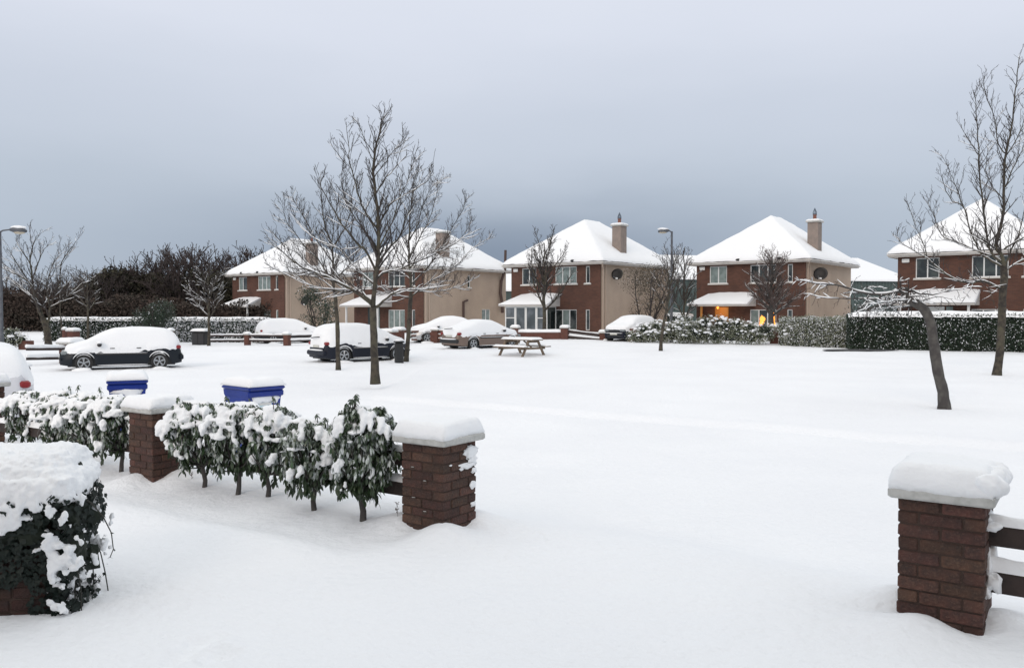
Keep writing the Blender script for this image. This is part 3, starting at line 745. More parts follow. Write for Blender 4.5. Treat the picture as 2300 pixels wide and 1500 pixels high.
# ---- broken, bent tree
gb = G(2120, 916)
CFB = dict(rmin=.004, dens=(10, 8, 5), up=-.05, wob=.2, bias=-.16, ratio=(.16, .40), lmax=.55, ang=(30, 75), t0=.02, l0max=.55)
tree_by_hand('bent snow laden tree leaning left with a sagging flat crown', 23, gb.y,
  [(2121,917),(2118,880),(2107,835),(2098,780),(2091,730),(2078,697),(2055,680),(2035,672)],
  [([(2040,675),(2030,657),(1987,660),(1943,657),(1893,643),(1850,638),(1815,634),(1785,626)], .05, -.5),
   ([(2045,676),(2020,668),(1993,672),(1930,672),(1860,668),(1805,660)], .04, .6),
   ([(2040,674),(2033,648),(2050,655),(2080,662),(2120,657),(2153,651),(2185,642)], .04, .3),
   ([(2033,650),(2022,640),(2019,631),(2030,629),(2043,626)], .016, -.1),
   ([(2000,668),(1990,680),(2005,695),(2022,705)], .02, .3),
   ([(1990,660),(1985,650),(1972,645),(1962,644)], .012, -.2),
   ([(1945,657),(1938,650),(1934,640)], .01, .2),
   ([(2035,672),(2000,680),(1960,690),(1925,700)], .03, -.8),
   ([(2060,680),(2030,690),(1995,692),(1965,705)], .025, .9),
   ([(2045,668),(2070,675),(2100,668),(2140,672)], .02, -.9),
   ([(2050,676),(2010,676),(1975,682),(1950,680)], .03, -1.3)], (.125, .095), CFB, 3, mats=('bark_grey', 'twig'), snow=(1, 1.5))
# ---- generic smaller trees
def auto_tree(label, seed, base, H, spread, r, fork=.3, nlimb=9, cfg=None, mats=('bark','twig'), snow=(1, 1.0), lean=(0, 0), maxl=3, name='bare_tree', group='bare trees on the green', updir=.9, parent_only=False):
    rnd = random.Random(seed); cfg = cfg or dict(CF)
    o = Vector(base)
    t = thing(name, label, 'tree', o, 0, group)
    n = 10; tp = []; top = H*.95
    for i in range(n+1):
        f = i/n; tp.append(Vector((lean[0]*f**1.3, lean[1]*f, f*top - (.12 if i == 0 else 0))) + (jit(rnd, H*.008) if i else Vector()))
    tr = [r*(1.3 if i == 0 else 1)*(1-.88*i/n) + cfg['rmin'] for i in range(n+1)]
    m = MB(); m.tube(tp, tr, 9); m.build('trunk', M[mats[0]], t, smooth=True)
    allb = [(tp, tr, 0)]; crown = []
    for k in range(nlimb):
        f = fork + (.92-fork)*(k/(nlimb))**1.1; i = min(n-1, int(f*n)); q = tp[i].lerp(tp[i+1], f*n-i)
        a = k*2.4 + rnd.uniform(-.4, .4); L = spread*(1-.55*(f-fork)/(1-fork))*rnd.uniform(.8, 1.15)
        d = Vector((math.cos(a), math.sin(a), updir*rnd.uniform(.7, 1.3))).normalized()
        c2 = dict(cfg); sub = []
        pts = [q]; dd = d; ns = 6
        for j in range(ns):
            dd = (dd + jit(rnd, .14) + Vector((0,0,.08))).normalized(); pts.append(pts[-1] + dd*L/ns)
        rad = [max(cfg['rmin'], tr[i]*.62*(1-.75*j/ns)) for j in range(ns+1)]
        m = MB(); m.tube(pts, rad, 6); m.build('limb', M[mats[0]], t, smooth=True)
        spawn(rnd, sub, pts, rad, 0, maxl, c2, t0=.15); crown += sub; allb.append((pts, rad, 1)); allb += sub
    cr_ = tubes_mesh(crown); cr_.build('crown', M[mats[1]], t, kind='stuff')
    s = snow_lines(allb, rnd, snow[0], snow[1])
    if s.v: s.build('snow', M['snow'], t, smooth=True, kind='stuff')
    return t
def toph(px, py, base):               # height above base of what the photo shows at row py, at the base's distance
    return P(px, py, base[1]).z - base[2]
CFS = dict(rmin=.0075, dens=(5.5, 6.5, 5), up=.06, wob=.15, bias=.3, ratio=(.3, .55), lmax=.9, ang=(25, 60))
b = G(110, 781)
tree_by_hand('broad bare tree with a forked snowy trunk at the far left, before the woods', 31, b.y,
  [(110,783),(107,755),(104,735),(97,715)],
  [([(97,718),(88,700),(80,670),(70,640),(45,620),(20,610),(2,600)], .11, -.5),
   ([(88,702),(76,660),(72,620),(68,580),(74,550),(84,528)], .08, .6),
   ([(104,738),(110,715),(112,690),(125,660),(135,630),(138,590),(158,560),(170,543)], .09, .4),
   ([(100,725),(90,690),(55,650),(30,630),(10,622)], .06, 1.0),
   ([(112,690),(140,675),(165,655),(185,635)], .04, -.6),
   ([(76,650),(50,610),(30,580),(22,560)], .05, -.8),
   ([(75,620),(90,580),(100,560),(115,545)], .045, 1.2),
   ([(112,690),(105,650),(110,620),(120,590),(130,560)], .05, -1.2),
   ([(72,600),(55,570),(40,550),(38,540)], .04, .9)], (.2, .16), dict(CFS, dens=(3.6, 5.0, 4.5), lmax=1.3, l0max=2.2), 3, snow=(2, 1.4))
def at_px(px, py): return G(px, py)
b = at_px(198, 768); auto_tree('thin bare tree behind the dark hatchback, its trunk before the clipped hedge', 33, b, toph(198, 600, b), 2.0, .09, .42, 9, CFS)
b = at_px(137, 768); auto_tree('very thin young tree just right of the broad forked tree', 34, b, toph(137, 590, b), 1.5, .05, .5, 6, CFS)
b = at_px(469, 777); auto_tree('small bare tree beside the dark cabinet, snowy limbs spreading left', 35, b, toph(462, 600, b), 2.3, .085, .36, 11, dict(CFS, dens=(6,6.5,5)), snow=(2, .9))
b = gx(1222, 56.0); auto_tree('bare tree with upright branches before the glazed porch house', 37, b, toph(1225, 535, b), 3.3, .14, .28, 14, dict(CFS, rmin=.010, dens=(6, 7, 5)), updir=1.6, snow=(1, .9), group='bare trees in the far gardens')
b = at_px(1484, 789); auto_tree('leaning slim tree by the street lamp, crown over the bushes', 39, b, toph(1520, 560, b), 2.1, .085, .38, 13, dict(CFS, rmin=.007, dens=(6, 7, 5)), lean=(.85, .3), updir=1.4, mats=('bark','twig'), snow=(1, .9))
b = gx(1732, 51.5); auto_tree('round crowned pollarded tree before the house with the lit door', 41, b, toph(1730, 560, b), 2.1, .17, .28, 26, dict(CFS, rmin=.0075, dens=(8, 8, 5), ratio=(.4,.6), l0max=1.3), updir=.9, mats=('bark_grey','twig_red'), snow=(1, .8), group='bare trees in the far gardens')
# evergreen-ish dense shrubs standing by the house sides
def leaf_cloud(rnd, ell, n, size, droop=.3):
    """n small leaf quads inside/over a list of ellipsoids (centre, radii)"""
    m = MB(); vol = [e[1][0]*e[1][1]*e[1][2] for e in ell]; tot = sum(vol); vs = []; fs = []
    for k in range(n):
        x = rnd.random()*tot; i = 0
        while x > vol[i] and i < len(ell)-1: x -= vol[i]; i += 1
        c, r = ell[i]; d = jit(rnd, 1)
        if d.length < 1e-3: continue
        d.normalize(); q = rnd.random()**.35
        p = Vector((c[0]+d.x*r[0]*q, c[1]+d.y*r[1]*q, c[2]+d.z*r[2]*q)); a = jit(rnd, 1).normalized(); a.z -= droop; a.normalize()
        b_ = a.cross(jit(rnd, 1)).normalized(); s = size*rnd.uniform(.6, 1.3); o = len(vs)
        vs += [tuple(p), tuple(p+a*s*.5+b_*s*.28), tuple(p+a*s), tuple(p+a*s*.5-b_*s*.28)]; fs.append((o, o+1, o+2, o+3))
    m.v = vs; m.f = fs; return m
def garden_shrub(label, seed, base, H, W, nleaf, leafmat, twigs=True, trunk_r=.06, snowy=.12, group='leafy shrubs in the far gardens', size=.14, low=.0):
    rnd = random.Random(seed); t = thing('garden_shrub', label, 'shrub', base, 0, group)
    ell = []
    for k in range(int(7+H*2)):
        a = rnd.uniform(0, 6.28); q = rnd.random()**.5*W*.34; z = H*(low + (1-low)*rnd.uniform(.22, .84)); s = W*.5*rnd.uniform(.38, .62)
        ell.append(((q*math.cos(a), q*math.sin(a)*.8, z), (s, s*.8, min(s*.9, H*.28))))
    leaf_cloud(rnd, ell, nleaf, size).build('foliage', M[leafmat], t, kind='stuff')
    br = []; cfg = dict(CFS, rmin=.008, dens=(3, 4, 3))
    for k in range(5):
        a = rnd.uniform(0, 6.28); grow(rnd, br, Vector((rnd.uniform(-.1,.1), rnd.uniform(-.1,.1), -.1)), Vector((math.cos(a)*.35, math.sin(a)*.35, 1)), H*.85, trunk_r, 0, 2, cfg)
    tubes_mesh(br).build('stems', M['twig'], t)
    leaf_cloud(rnd, [((c[0], c[1], c[2]+r[2]*.35), (r[0]*.95, r[1]*.95, r[2]*.8)) for c, r in ell], int(nleaf*snowy), size*.8).build('snow', M['snow_clump'], t, kind='stuff')
    return t
b = gx(716, 62); garden_shrub('tall green shrub against the side wall of the leftmost house', 51, b, toph(716, 640, b)*1.0, 2.9, 4500, 'hedge', snowy=.05, size=.11)
b = gx(1452, 55.5); garden_shrub('dense dark twiggy shrub by the side wall of the glazed porch house', 52, b, toph(1452, 580, b), 3.6, 6500, 'olive', snowy=.03, size=.07, low=.1)
b = gx(352, 52); garden_shrub('dark evergreen shrub standing before the clipped hedge on the left', 53, b, toph(350, 668, b), 2.7, 4200, 'hedge', snowy=.03, size=.10, low=.15)
b = gx(1536, 55); auto_tree('wispy bare tree between the glazed porch house and the house with the lit door', 55, b, toph(1545, 545, b), 2.4, .08, .18, 12, dict(CFS, rmin=.010, dens=(6, 7, 5)), updir=1.5, snow=(1, .6), group='bare trees in the far gardens')
b = gx(1935, 49); garden_shrub('tangled bare shrub behind the start of the dark hedge', 56, b, toph(1935, 668, b), 2.8, 700, 'olive', snowy=.5, size=.12, low=.1)
# ================================================================ WOODS
def wood_variant(seed, H, matname, dens=1.0):
    rnd = random.Random(seed); cfg = dict(rmin=.028, dens=(1.25*dens, 1.9*dens, 2.0*dens), up=.06, wob=.16, bias=.22, ratio=(.35, .6), lmax=2.6, ang=(20, 60), step=.6)
    out = []; n = 8; tp = [Vector((0, 0, H*.8*i/n)) + (jit(rnd, .12) if i else Vector()) for i in range(n+1)]; tr = [.2*(1-.8*i/n)+.03 for i in range(n+1)]
    m = MB(); m.tube(tp, tr, 6); tm = m.mesh('wood_trunk'); tm.materials.append(M[matname])
    for k in range(22):
        f = .15 + .82*k/22; i = min(n-1, int(f*n)); q = tp[i]; a = k*2.4+rnd.random(); L = H*.48*(1-.35*f)
        grow(rnd, out, q, Vector((math.cos(a), math.sin(a), rnd.uniform(.35, 1.1))), L, .07, 1, 3, cfg)
    cm = tubes_mesh(out, (4,3,3,3,3)).mesh('wood_crown'); cm.materials.append(M[matname]); return tm, cm
WV = [wood_variant(61, 10, 'wood_far', 1.0), wood_variant(62, 10, 'wood_far', 1.15), wood_variant(63, 10, 'wood_far2', .8)]
rw = random.Random(5)
woods = []   # px, row of top, distance, variant
for px, py in ((262,588),(285,570),(308,560),(330,572)): woods.append((px, py, 84+rw.uniform(-3,3), 0))
for px, py in ((352,560),(378,545),(402,538),(430,538),(455,542),(480,548),(500,566),(415,560),(366,566)): woods.append((px, py, 88+rw.uniform(-5,5), 1))
for px, py in ((528,556),(552,545),(578,540),(604,545),(628,556)): woods.append((px, py, 104+rw.uniform(-3,3), 1))
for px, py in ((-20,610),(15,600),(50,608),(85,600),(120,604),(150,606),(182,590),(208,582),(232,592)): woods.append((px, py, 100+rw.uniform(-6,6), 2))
for px, py in ((195,612),(240,606),(150,622),(60,628),(100,625),(20,624)): woods.append((px, py, 84+rw.uniform(-4,4), 1))
woods.sort()
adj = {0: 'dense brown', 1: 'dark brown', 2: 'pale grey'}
ORD = 'first second third fourth fifth sixth seventh eighth ninth tenth eleventh twelfth thirteenth fourteenth fifteenth sixteenth'.split(); cnt_ = {}
for i, (px, py, Y, v) in enumerate(woods):
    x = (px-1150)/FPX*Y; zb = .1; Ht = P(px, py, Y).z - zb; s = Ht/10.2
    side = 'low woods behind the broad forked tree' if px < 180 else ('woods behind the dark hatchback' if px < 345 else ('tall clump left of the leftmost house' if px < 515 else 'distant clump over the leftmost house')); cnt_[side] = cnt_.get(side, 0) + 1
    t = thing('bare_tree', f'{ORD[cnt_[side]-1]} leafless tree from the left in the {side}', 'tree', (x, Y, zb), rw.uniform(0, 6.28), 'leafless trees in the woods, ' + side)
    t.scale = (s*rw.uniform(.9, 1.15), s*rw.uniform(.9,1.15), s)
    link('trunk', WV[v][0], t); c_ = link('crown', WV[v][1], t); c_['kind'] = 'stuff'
def band(x0, x1, Yb, depth, h, n, size, mname, name, seed, hv=.35):
    rnd = random.Random(seed); m = MB(); vs = []; fs = []
    for k in range(n):
        px = rnd.uniform(x0, x1); Y = Yb + rnd.uniform(0, depth); x = (px-1150)/FPX*Y
        top = h*(1 + hv*nz3(x, seed, 0, .22) + .3*nz3(x, seed, 4, .8)); top *= (1 if h < 4 else .5 + .5*smooth(120, 270, px)); z = top*rnd.random()**.8
        a = jit(rnd, 1).normalized(); b_ = a.cross(jit(rnd, 1)).normalized(); s = size*rnd.uniform(.5, 1.4); p = Vector((x, Y, z)); o = len(vs)
        vs += [tuple(p), tuple(p+a*s*.5+b_*s*.3), tuple(p+a*s), tuple(p+a*s*.5-b_*s*.3)]; fs.append((o, o+1, o+2, o+3))
    m.v = vs; m.f = fs; return m.build(name, M[mname], kind='stuff')
o = band(-120, 640, 76, 6, 3.0, 60000, .26, 'beech', 'brown_undergrowth', 71); o['label'] = 'reddish brown leafy undergrowth at the foot of the woods'; o['category'] = 'undergrowth'
o = band(-120, 640, 83, 9, 5.2, 60000, .32, 'olive', 'dark_undergrowth', 72); o['label'] = 'dark olive thicket filling the woods between the trunks'; o['category'] = 'undergrowth'
# ================================================================ HEDGES AND BUSHES
def hedge(label, A, B, h, w, nleaf, leafmat, fleck, seed, snow_h=.16, size=.10, group=None, cap=True, rough=.05, cat='hedge'):
    """clipped hedge from ground point A to B"""
    rnd = random.Random(seed); A = Vector(A); B = Vector(B); o = (A+B)/2; L = (B-A).to_2d().length; rz = math.atan2(B.y-A.y, B.x-A.x)
    z0 = min(A.z, B.z) - .15
    t = thing('hedge', label, cat, (o.x, o.y, z0), rz, group); h = h + (o.z - z0)
    c = MB(); nx = max(6, int(L/.5)); vs = []
    sect = [(-.5,0), (-.5,.5), (-.47,.93), (-.25,1), (.25,1), (.47,.93), (.5,.5), (.5,0)]
    for i in range(nx+1):
        x = -L/2 + L*i/nx
        for a, b in sect: vs.append((x, a*(w-.16) + .05*nz3(x, a*3, seed, .8), b*(h-.07) + .04*nz3(x, b, seed+3, .7)))
    n = len(sect); c.add(vs, [(i*n+j, (i+1)*n+j, (i+1)*n+j+1, i*n+j+1) for i in range(nx) for j in range(n-1)] + [tuple(range(n)), tuple(reversed(range(nx*n, nx*n+n)))])
    c.build('core', M['hedge_core'], t)
    def leaves(nn, sz, out, white=False):
        vs = []; fs = []
        for k in range(nn):
            x = rnd.uniform(-L/2, L/2); r = rnd.random()
            bump = rough*nz3(x*1.3, k % 7, seed, 1.0)
            if r < .72: y = -w/2 + .03 - out + bump + rnd.uniform(-.05, .07); z = h*rnd.random()**(.8 if not white else .75)
            elif r < .92: y = rnd.uniform(-w/2, w/2); z = h + bump + rnd.uniform(-.06, .05)
            else: y = rnd.uniform(-w/2, w/2); z = h*rnd.random(); x = (L/2 if rnd.random() < .5 else -L/2) + rnd.uniform(-.05, .05)
            a = jit(rnd, 1); a.y -= .5; a.z -= .3; a.normalize(); b_ = a.cross(jit(rnd, 1)).normalized(); s = sz*rnd.uniform(.55, 1.35); p = Vector((x, y, z)); q = len(vs)
            vs += [tuple(p), tuple(p+a*s*.5+b_*s*.3), tuple(p+a*s), tuple(p+a*s*.5-b_*s*.3)]; fs.append((q, q+1, q+2, q+3))
        m = MB(); m.v = vs; m.f = fs; return m
    leaves(nleaf, size, 0).build('foliage', M[leafmat], t, kind='stuff')
    if fleck: leaves(int(nleaf*fleck), size*.75, .03, True).build('snow_flecks', M['snow_clump'], t, kind='stuff')
    if cap:
        m = MB(); nxp = max(12, int(L/.22)); X = [-L/2-.06 + (L+.12)*i/nxp for i in range(nxp+1)]; ny = 8; vs = []
        for i, x in enumerate(X):
            for j in range(ny+1):
                y = (w+.14)*(j/ny-.5); e = min(j, ny-j)/ny*2; ee = min(1, min(i, nxp-i)/2)
                zz = h - .03 + snow_h*math.sqrt(1-(1-e)**2)*(.35+.65*ee)*(1+.3*nz3(x, y, seed, 1.3)) - (.10+.05*nz3(x, y, 9, 3) if j in (0, ny) else 0)
                vs.append((x, y + .04*nz3(x, j, 1, 2), zz))
        m.add(vs, [(i*(ny+1)+j, (i+1)*(ny+1)+j, (i+1)*(ny+1)+j+1, i*(ny+1)+j+1) for i in range(nxp) for j in range(ny)])
        m.build('snow', M['snow'], t, smooth=True)
    return t
a = gx(1905, 44.4); b = gx(2420, 41.5); b.z = g(b.x, b.y)
hedge('long dark clipped hedge with a straight snowy top, right of the bent tree', a, b, 1.80-a.z-.12, 1.5, 17000, 'hedge', .17, 81, size=.10, snow_h=.20)
a = gx(1757, 47.5); b = gx(1915, 45.3)
hedge('frosted grey green hedge between the brick pillar and the dark hedge', a, b, 1.58, 1.1, 6500, 'bush', .55, 82, size=.10, cap=False, rough=.3)
a = gx(112, 58.5); b = gx(330, 58); a.z = b.z = g(b.x, b.y)
hedge('long clipped hedge with a snow top before the woods, behind the dark hatchback', a, b, toph(200, 716, a), 1.4, 7500, 'hedge', .35, 83, size=.13)
a = gx(385, 57); b = gx(606, 56); a.z = b.z = g(b.x, b.y)
hedge('clipped hedge with heavy snow before the leftmost brick house', a, b, toph(500, 716, a), 1.5, 7500, 'hedge', 1.0, 84, size=.13)
a = gx(1500, 60.5); b = gx(1552, 60.5)
hedge('short dark hedge in the gap between the glazed porch house and the lit door house', a, b, toph(1520, 706, a), 1.0, 1200, 'hedge', .4, 85, size=.12)
def bush(label, seed, base, W, H, n, leafmat='bush', snowy=.5, size=.11, group='snow dusted bushes before the lit door house'):
    rnd = random.Random(seed); t = thing('bush', label, 'bush', base, 0, group); ell = []
    for k in range(9):
        x = rnd.uniform(-.38, .38)*W; z = H*rnd.uniform(.3, .75); s = rnd.uniform(.22, .33)*W
        ell.append(((x, rnd.uniform(-.3, .3), z), (s, .45, min(H*.34, s))))
    ell.append(((0, 0, H*.3), (W*.5, .5, H*.34)))
    c = MB()
    for i, (cc, r) in enumerate(ell): c.blob(cc, (r[0]*.5, r[1]*.5, r[2]*.5), seed+i, .2, 8)
    c.build('core', M['hedge_core'], t)
    leaf_cloud(rnd, ell, n, size).build('foliage', M[leafmat], t, kind='stuff')
    m = leaf_cloud(rnd, [((q[0], q[1]-.06, q[2]+r[2]*.22), (r[0]*.98, r[1], r[2]*.85)) for q, r in ell], int(n*snowy*.6), size*.8)
    for k in range(int(n*.016)):
        q, r = rnd.choice(ell); d = jit(rnd, 1).normalized(); d.z = abs(d.z)*.9; d.y = -abs(d.y)
        s = rnd.uniform(.04, .10); m.blob((q[0]+d.x*r[0], q[1]+d.y*r[1], q[2]+d.z*r[2]), (s*1.3, s, s*.7), k, .35, 6)
    m.build('snow', M['snow_clump'], t, kind='stuff'); return t
for i, (px, Wd, py, Y, lab) in enumerate(((1443, 1.7, 728, 50.0, 'leftmost of the snow dusted bushes, beside the small dark car'), (1480, 1.6, 722, 50.0, 'snow dusted bush directly behind the leaning slim tree'), (1520, 1.9, 712, 49.6, 'rounded snow dusted bush under the street lamp'), (1548, 1.5, 718, 49.2, 'low snow dusted bush against the left brick pillar'), (1592, 2.0, 712, 48.6, 'snow dusted bush under the lit orange doorway'), (1640, 2.1, 714, 48.4, 'tall snow dusted bush right of the orange doorway'), (1690, 2.2, 724, 48.0, 'broad snow dusted bush left of the capped brick pillar'), (1780, 1.5, 716, 47.2, 'snow dusted bush right of the capped brick pillar'))):
    b_ = gx(px, Y); bush(lab, 90+i, b_, Wd*1.15, toph(px, py-2, b_), 3200, size=.10, snowy=.26)
b = gx(20, 45); bush('snow dusted bush at the left picture edge beside the street lamp', 99, b, 2.0, toph(20, 735, b), 1100, group=None)
# ================================================================ PILLARS, FENCES
def far_pillar(px0, px1, pyb, pyt, label, rz=-20, capped=True, snow=.14, group='brick pillars with snowy caps across the green', Y=None):
    pc = (px0+px1)/2; b = G(pc, pyb) if Y is None else gx(pc, Y); w = (px1-px0)/FPX*b.y/ (abs(math.cos(R(rz)))+abs(math.sin(R(rz))))*1.02
    h = P(pc, pyt, b.y).z - b.z; t = thing('brick_pillar', label, 'pillar', b, R(rz), group)
    m = MB(); m.bbox((0, 0, (h-.2)/2), (w, w, h+.2), .012); m.build('brickwork', M['post_core'], t)
    if capped:
        m = MB(); m.bbox((0, 0, h+.03), (w*1.28, w*1.28, .07), .015); m.build('cap', M['cap'], t)
        m = MB(); pad(m, w*1.28, w*1.28, snow, 8, 8, px0, (0, 0, h+.066), edge=.14); m.build('snow', M['snow'], t, smooth=True)
    return t, b, h
def far_fence(A, B, rows, label, matn='rail', hgt=.12, snow=.07, group='ranch rail fences across the green'):
    A = Vector(A); B = Vector(B); o = (A+B)/2; t = thing('fence', label, 'fence', o, 0, group)
    for (za, zb) in rows:
        a = A - o + Vector((0,0,za)); b = B - o + Vector((0,0,zb)); d = b-a; L = d.length
        m = MB(); n = Vector((-d.y, d.x, 0)).normalized()*.02; hz = Vector((0, 0, hgt/2))
        m.add([tuple(v) for v in (a-n-hz, a+n-hz, a+n+hz, a-n+hz, b-n-hz, b+n-hz, b+n+hz, b-n+hz)], [(0,1,2,3), (7,6,5,4), (0,4,5,1), (1,5,6,2), (2,6,7,3), (3,7,4,0)])
        r = m.build('rail', M[matn], t)
        m = MB(); k = max(8, int(L/.15)); pts = [a.lerp(b, i/k) + Vector((0, 0, hgt/2+snow*.25+.015*nz3(i*.4, za, A.x))) for i in range(k+1)]
        m.tube(pts, [snow*.62*(1+.25*nz3(i*.3, 3, A.x)) for i in range(k+1)], 6); m.build('snow', M['snow'], r, smooth=True)
    return t
# front of the leftmost house
p1 = far_pillar(549, 563, 775, 752, 'left brick pillar in the fence before the leftmost house')
p2 = far_pillar(637, 653, 776, 752, 'right brick pillar in the fence before the leftmost house')
p0 = far_pillar(501, 513, 752, 738, 'small brick pillar before the snowy hedge of the leftmost house')
A = G(470, 776); B = p1[1]; C = p2[1]; D = gx(706, C.y+1)
far_fence(A, B, ((.28,.28), (.58,.58)), 'ranch fence bay between the dark cabinet and the left brick pillar')
far_fence(B, C, ((.28,.28), (.58,.58)), 'ranch fence bay between the two brick pillars before the leftmost house')
far_fence(C, D, ((.28,.28), (.58,.58)), 'ranch fence bay ending behind the dark estate car', snow=.13)
# left side
q1 = far_pillar(153, 176, 764, 744, 'brick pillar before the long hedge, above the hatchback bonnet', Y=47)
q2 = far_pillar(140, 150, 752, 741, 'thin pillar top beside the very thin young tree', Y=50)
q3 = far_pillar(376, 390, 770, 744, 'brick pillar just behind the roof of the dark hatchback', Y=47)
q4 = far_pillar(137, 180, 815, 772, 'wide brick pillar with deep snow at the bonnet of the dark hatchback', Y=35.5, snow=.2)
m_ = far_pillar(45, 73, 785, 765, 'low stub of brick wall left of the forked tree', capped=False)
A = gx(58, 33.5); B = q4[1]
far_fence(A, B, ((.30,.22), (.68,.60)), 'ranch fence between the white car and the wide brick pillar', snow=.12, hgt=.14)
# before the middle house
w1 = far_pillar(856, 889, 776, 746, 'broad brick pillar seen behind the estate car bonnet, before the flue pipe house', Y=47)
w2 = far_pillar(884, 908, 778, 742, 'brick pillar directly behind the litter bin', Y=48.5)
w3 = far_pillar(965, 989, 770, 742, 'brick pillar beside the bronze car, before the flue pipe house', snow=.12)
A = gx(924, 50.0); far_fence(A, w3[1], ((.22,.22), (.46,.46), (.70,.70)), 'reddish brown rail fence behind the right one of the three bare trees', 'rail_red', snow=.05)
far_fence(w3[1], gx(1005, 49.8), ((.22,.22), (.46,.46), (.70,.70)), 'short reddish rail fence running behind the bronze car', 'rail_red', snow=.05)
# before the glazed porch house
v1 = far_pillar(1148, 1167, 762, 737, 'left brick pillar before the white glazed porch', snow=.15)
v2 = far_pillar(1259, 1279, 763, 737, 'right brick pillar before the white glazed porch', snow=.15)
v3 = far_pillar(1346, 1367, 764, 748, 'low brick pillar beside the small dark car', snow=.16, Y=53)
v4 = far_pillar(1411, 1431, 768, 738, 'brick pillar without snow cap between the small dark car and the bushes', capped=False)
def dwarf_wall(A, B, h, w, label, group=None):
    A = Vector(A); B = Vector(B); o = (A+B)/2; L = (B-A).to_2d().length; rz = math.atan2(B.y-A.y, B.x-A.x)
    t = thing('garden_wall', label, 'wall', o, rz, group); m = MB(); m.bbox((0, 0, h/2-.1), (L, w, h+.2), .01); m.build('brickwork', M['post_core'], t)
    m = MB(); pad(m, L, w+.08, .13, max(14, int(L/.2)), 8, 4, (0, 0, h+.002), edge=.12, amp=.25, droop=.05); m.build('snow', M['snow'], t, smooth=True); return t
dwarf_wall(v1[1], v2[1], .52, .2, 'low snow topped brick wall before the white glazed porch')
far_fence(v2[1], v3[1], ((.55,.28), (.20,-.02)), 'sloping dark rails from the right brick pillar down to the low pillar', hgt=.2, snow=.05)
u1 = far_pillar(1553, 1573, 770, 735, 'brick pillar half hidden in the bushes under the lit doorway')
u2 = far_pillar(1727, 1755, 773, 736, 'brick pillar with a flat snowy cap between the bushes and the frosted hedge', snow=.10)
# ---- dark cabinet at the fence
b = G(450, 774); t = thing('utility_cabinet', 'dark roadside cabinet with deep snow on top, beside a small bare tree', 'cabinet', b, R(-18))
m = MB(); m.bbox((0, 0, .33), (.92, .45, .86), .03); m.build('case', M['black'], t)
m = MB(); m.bbox((0, 0, .79), (1.04, .56, .07), .02); m.build('lid', M['black'], t)
for x in (-.22, .22):
    m = MB(); m.bbox((x, -.235, .36), (.40, .02, .68), .006); m.build('door', M['trim'], t)
m = MB(); pad(m, 1.06, .58, .17, 10, 8, 2, (0, 0, .826), edge=.16); m.build('snow', M['snow'], t, smooth=True)
# ================================================================ STREET LAMPS
def street_lamp(label, base, h, arm, d, r=.07):
    t = thing('street_lamp', label, 'street lamp', base, 0, 'street lamps')
    m = MB(); m.tube([(0,0,-.3), (0,0,1.2), (0,0,1.25), (0,0,h)], [r*1.25, r*1.25, r, r*.7], 12); m.build('pole', M['galv'], t, smooth=False)
    m = MB(); m.tube([(0,0,h-.05), (d*.12,0,h+.02), (d*arm, 0, h+.06)], [r*.5, r*.42, r*.4], 8); m.build('arm', M['galv'], t)
    m = MB(); L = .62
    m.tube([(d*(arm-.05),0,h+.05), (d*(arm+.12),0,h+.05), (d*(arm+L*.7),0,h+.02), (d*(arm+L),0,h-.01)], [.05,.11,.12,.05], 10); lo = m.build('lamp_head', M['galv'], t, smooth=True)
    m = MB(); m.blob((d*(arm+L*.55), 0, h-.055), (.25, .10, .075), 1, 0, 12); m.build('lens', M['lamp_lens'], lo, smooth=True)
    m = MB(); m.blob((d*(arm+L*.5), 0, h+.14), (.32, .11, .07), 2, .25, 12); m.build('snow', M['snow'], lo, smooth=True)
    return t
b = gx(3, 34.0); street_lamp('grey street lamp at the left picture edge, arm pointing right over the forked tree', b, P(3, 519, 34.0).z-b.z, .45, 1, .075)
b = gx(1508, 50.5); street_lamp('grey street lamp rising from the bushes between two houses, arm pointing left', b, P(1508, 520, 50.5).z-b.z, .2, -1, .085)
# ================================================================ CARS
def interp(tab, x):
    if x <= tab[0][0]: return tab[0][1]
    for (a, p), (b, q) in zip(tab, tab[1:]):
        if x <= b: return p + (q-p)*(x-a)/(b-a) if b > a else q
    return tab[-1][1]
CARS = {
 'hatch': dict(L=4.15, W=1.74, wb=(-1.26, 1.30), r=.31,
   top=[(-2.07,.55),(-2.05,.82),(-1.98,1.0),(-1.78,1.27),(-1.5,1.40),(-1.0,1.455),(-.3,1.47),(.25,1.42),(.7,1.25),(1.15,1.0),(1.4,.93),(1.8,.82),(2.0,.70),(2.06,.52)],
   belt=[(-2.07,.6),(-1.9,.90),(1.1,.88),(2.06,.5)]),
 'estate': dict(L=4.3, W=1.78, wb=(-1.28, 1.36), r=.33,
   top=[(-2.15,.55),(-2.12,.95),(-2.05,1.15),(-1.85,1.42),(-1.5,1.52),(-.8,1.56),(-.1,1.55),(.4,1.47),(.9,1.22),(1.2,1.02),(1.5,.95),(1.9,.85),(2.1,.72),(2.15,.52)],
   belt=[(-2.15,.6),(-1.95,.96),(1.2,.93),(2.15,.52)]),
 'sedan': dict(L=4.5, W=1.78, wb=(-1.28, 1.42), r=.32,
   top=[(-2.25,.55),(-2.22,.85),(-2.1,.98),(-1.7,1.06),(-1.35,1.18),(-.9,1.38),(-.4,1.45),(.2,1.43),(.6,1.28),(1.1,1.02),(1.4,.95),(1.95,.83),(2.2,.68),(2.25,.5)],
   belt=[(-2.25,.6),(-2.05,.88),(1.1,.88),(2.25,.5)]),
}
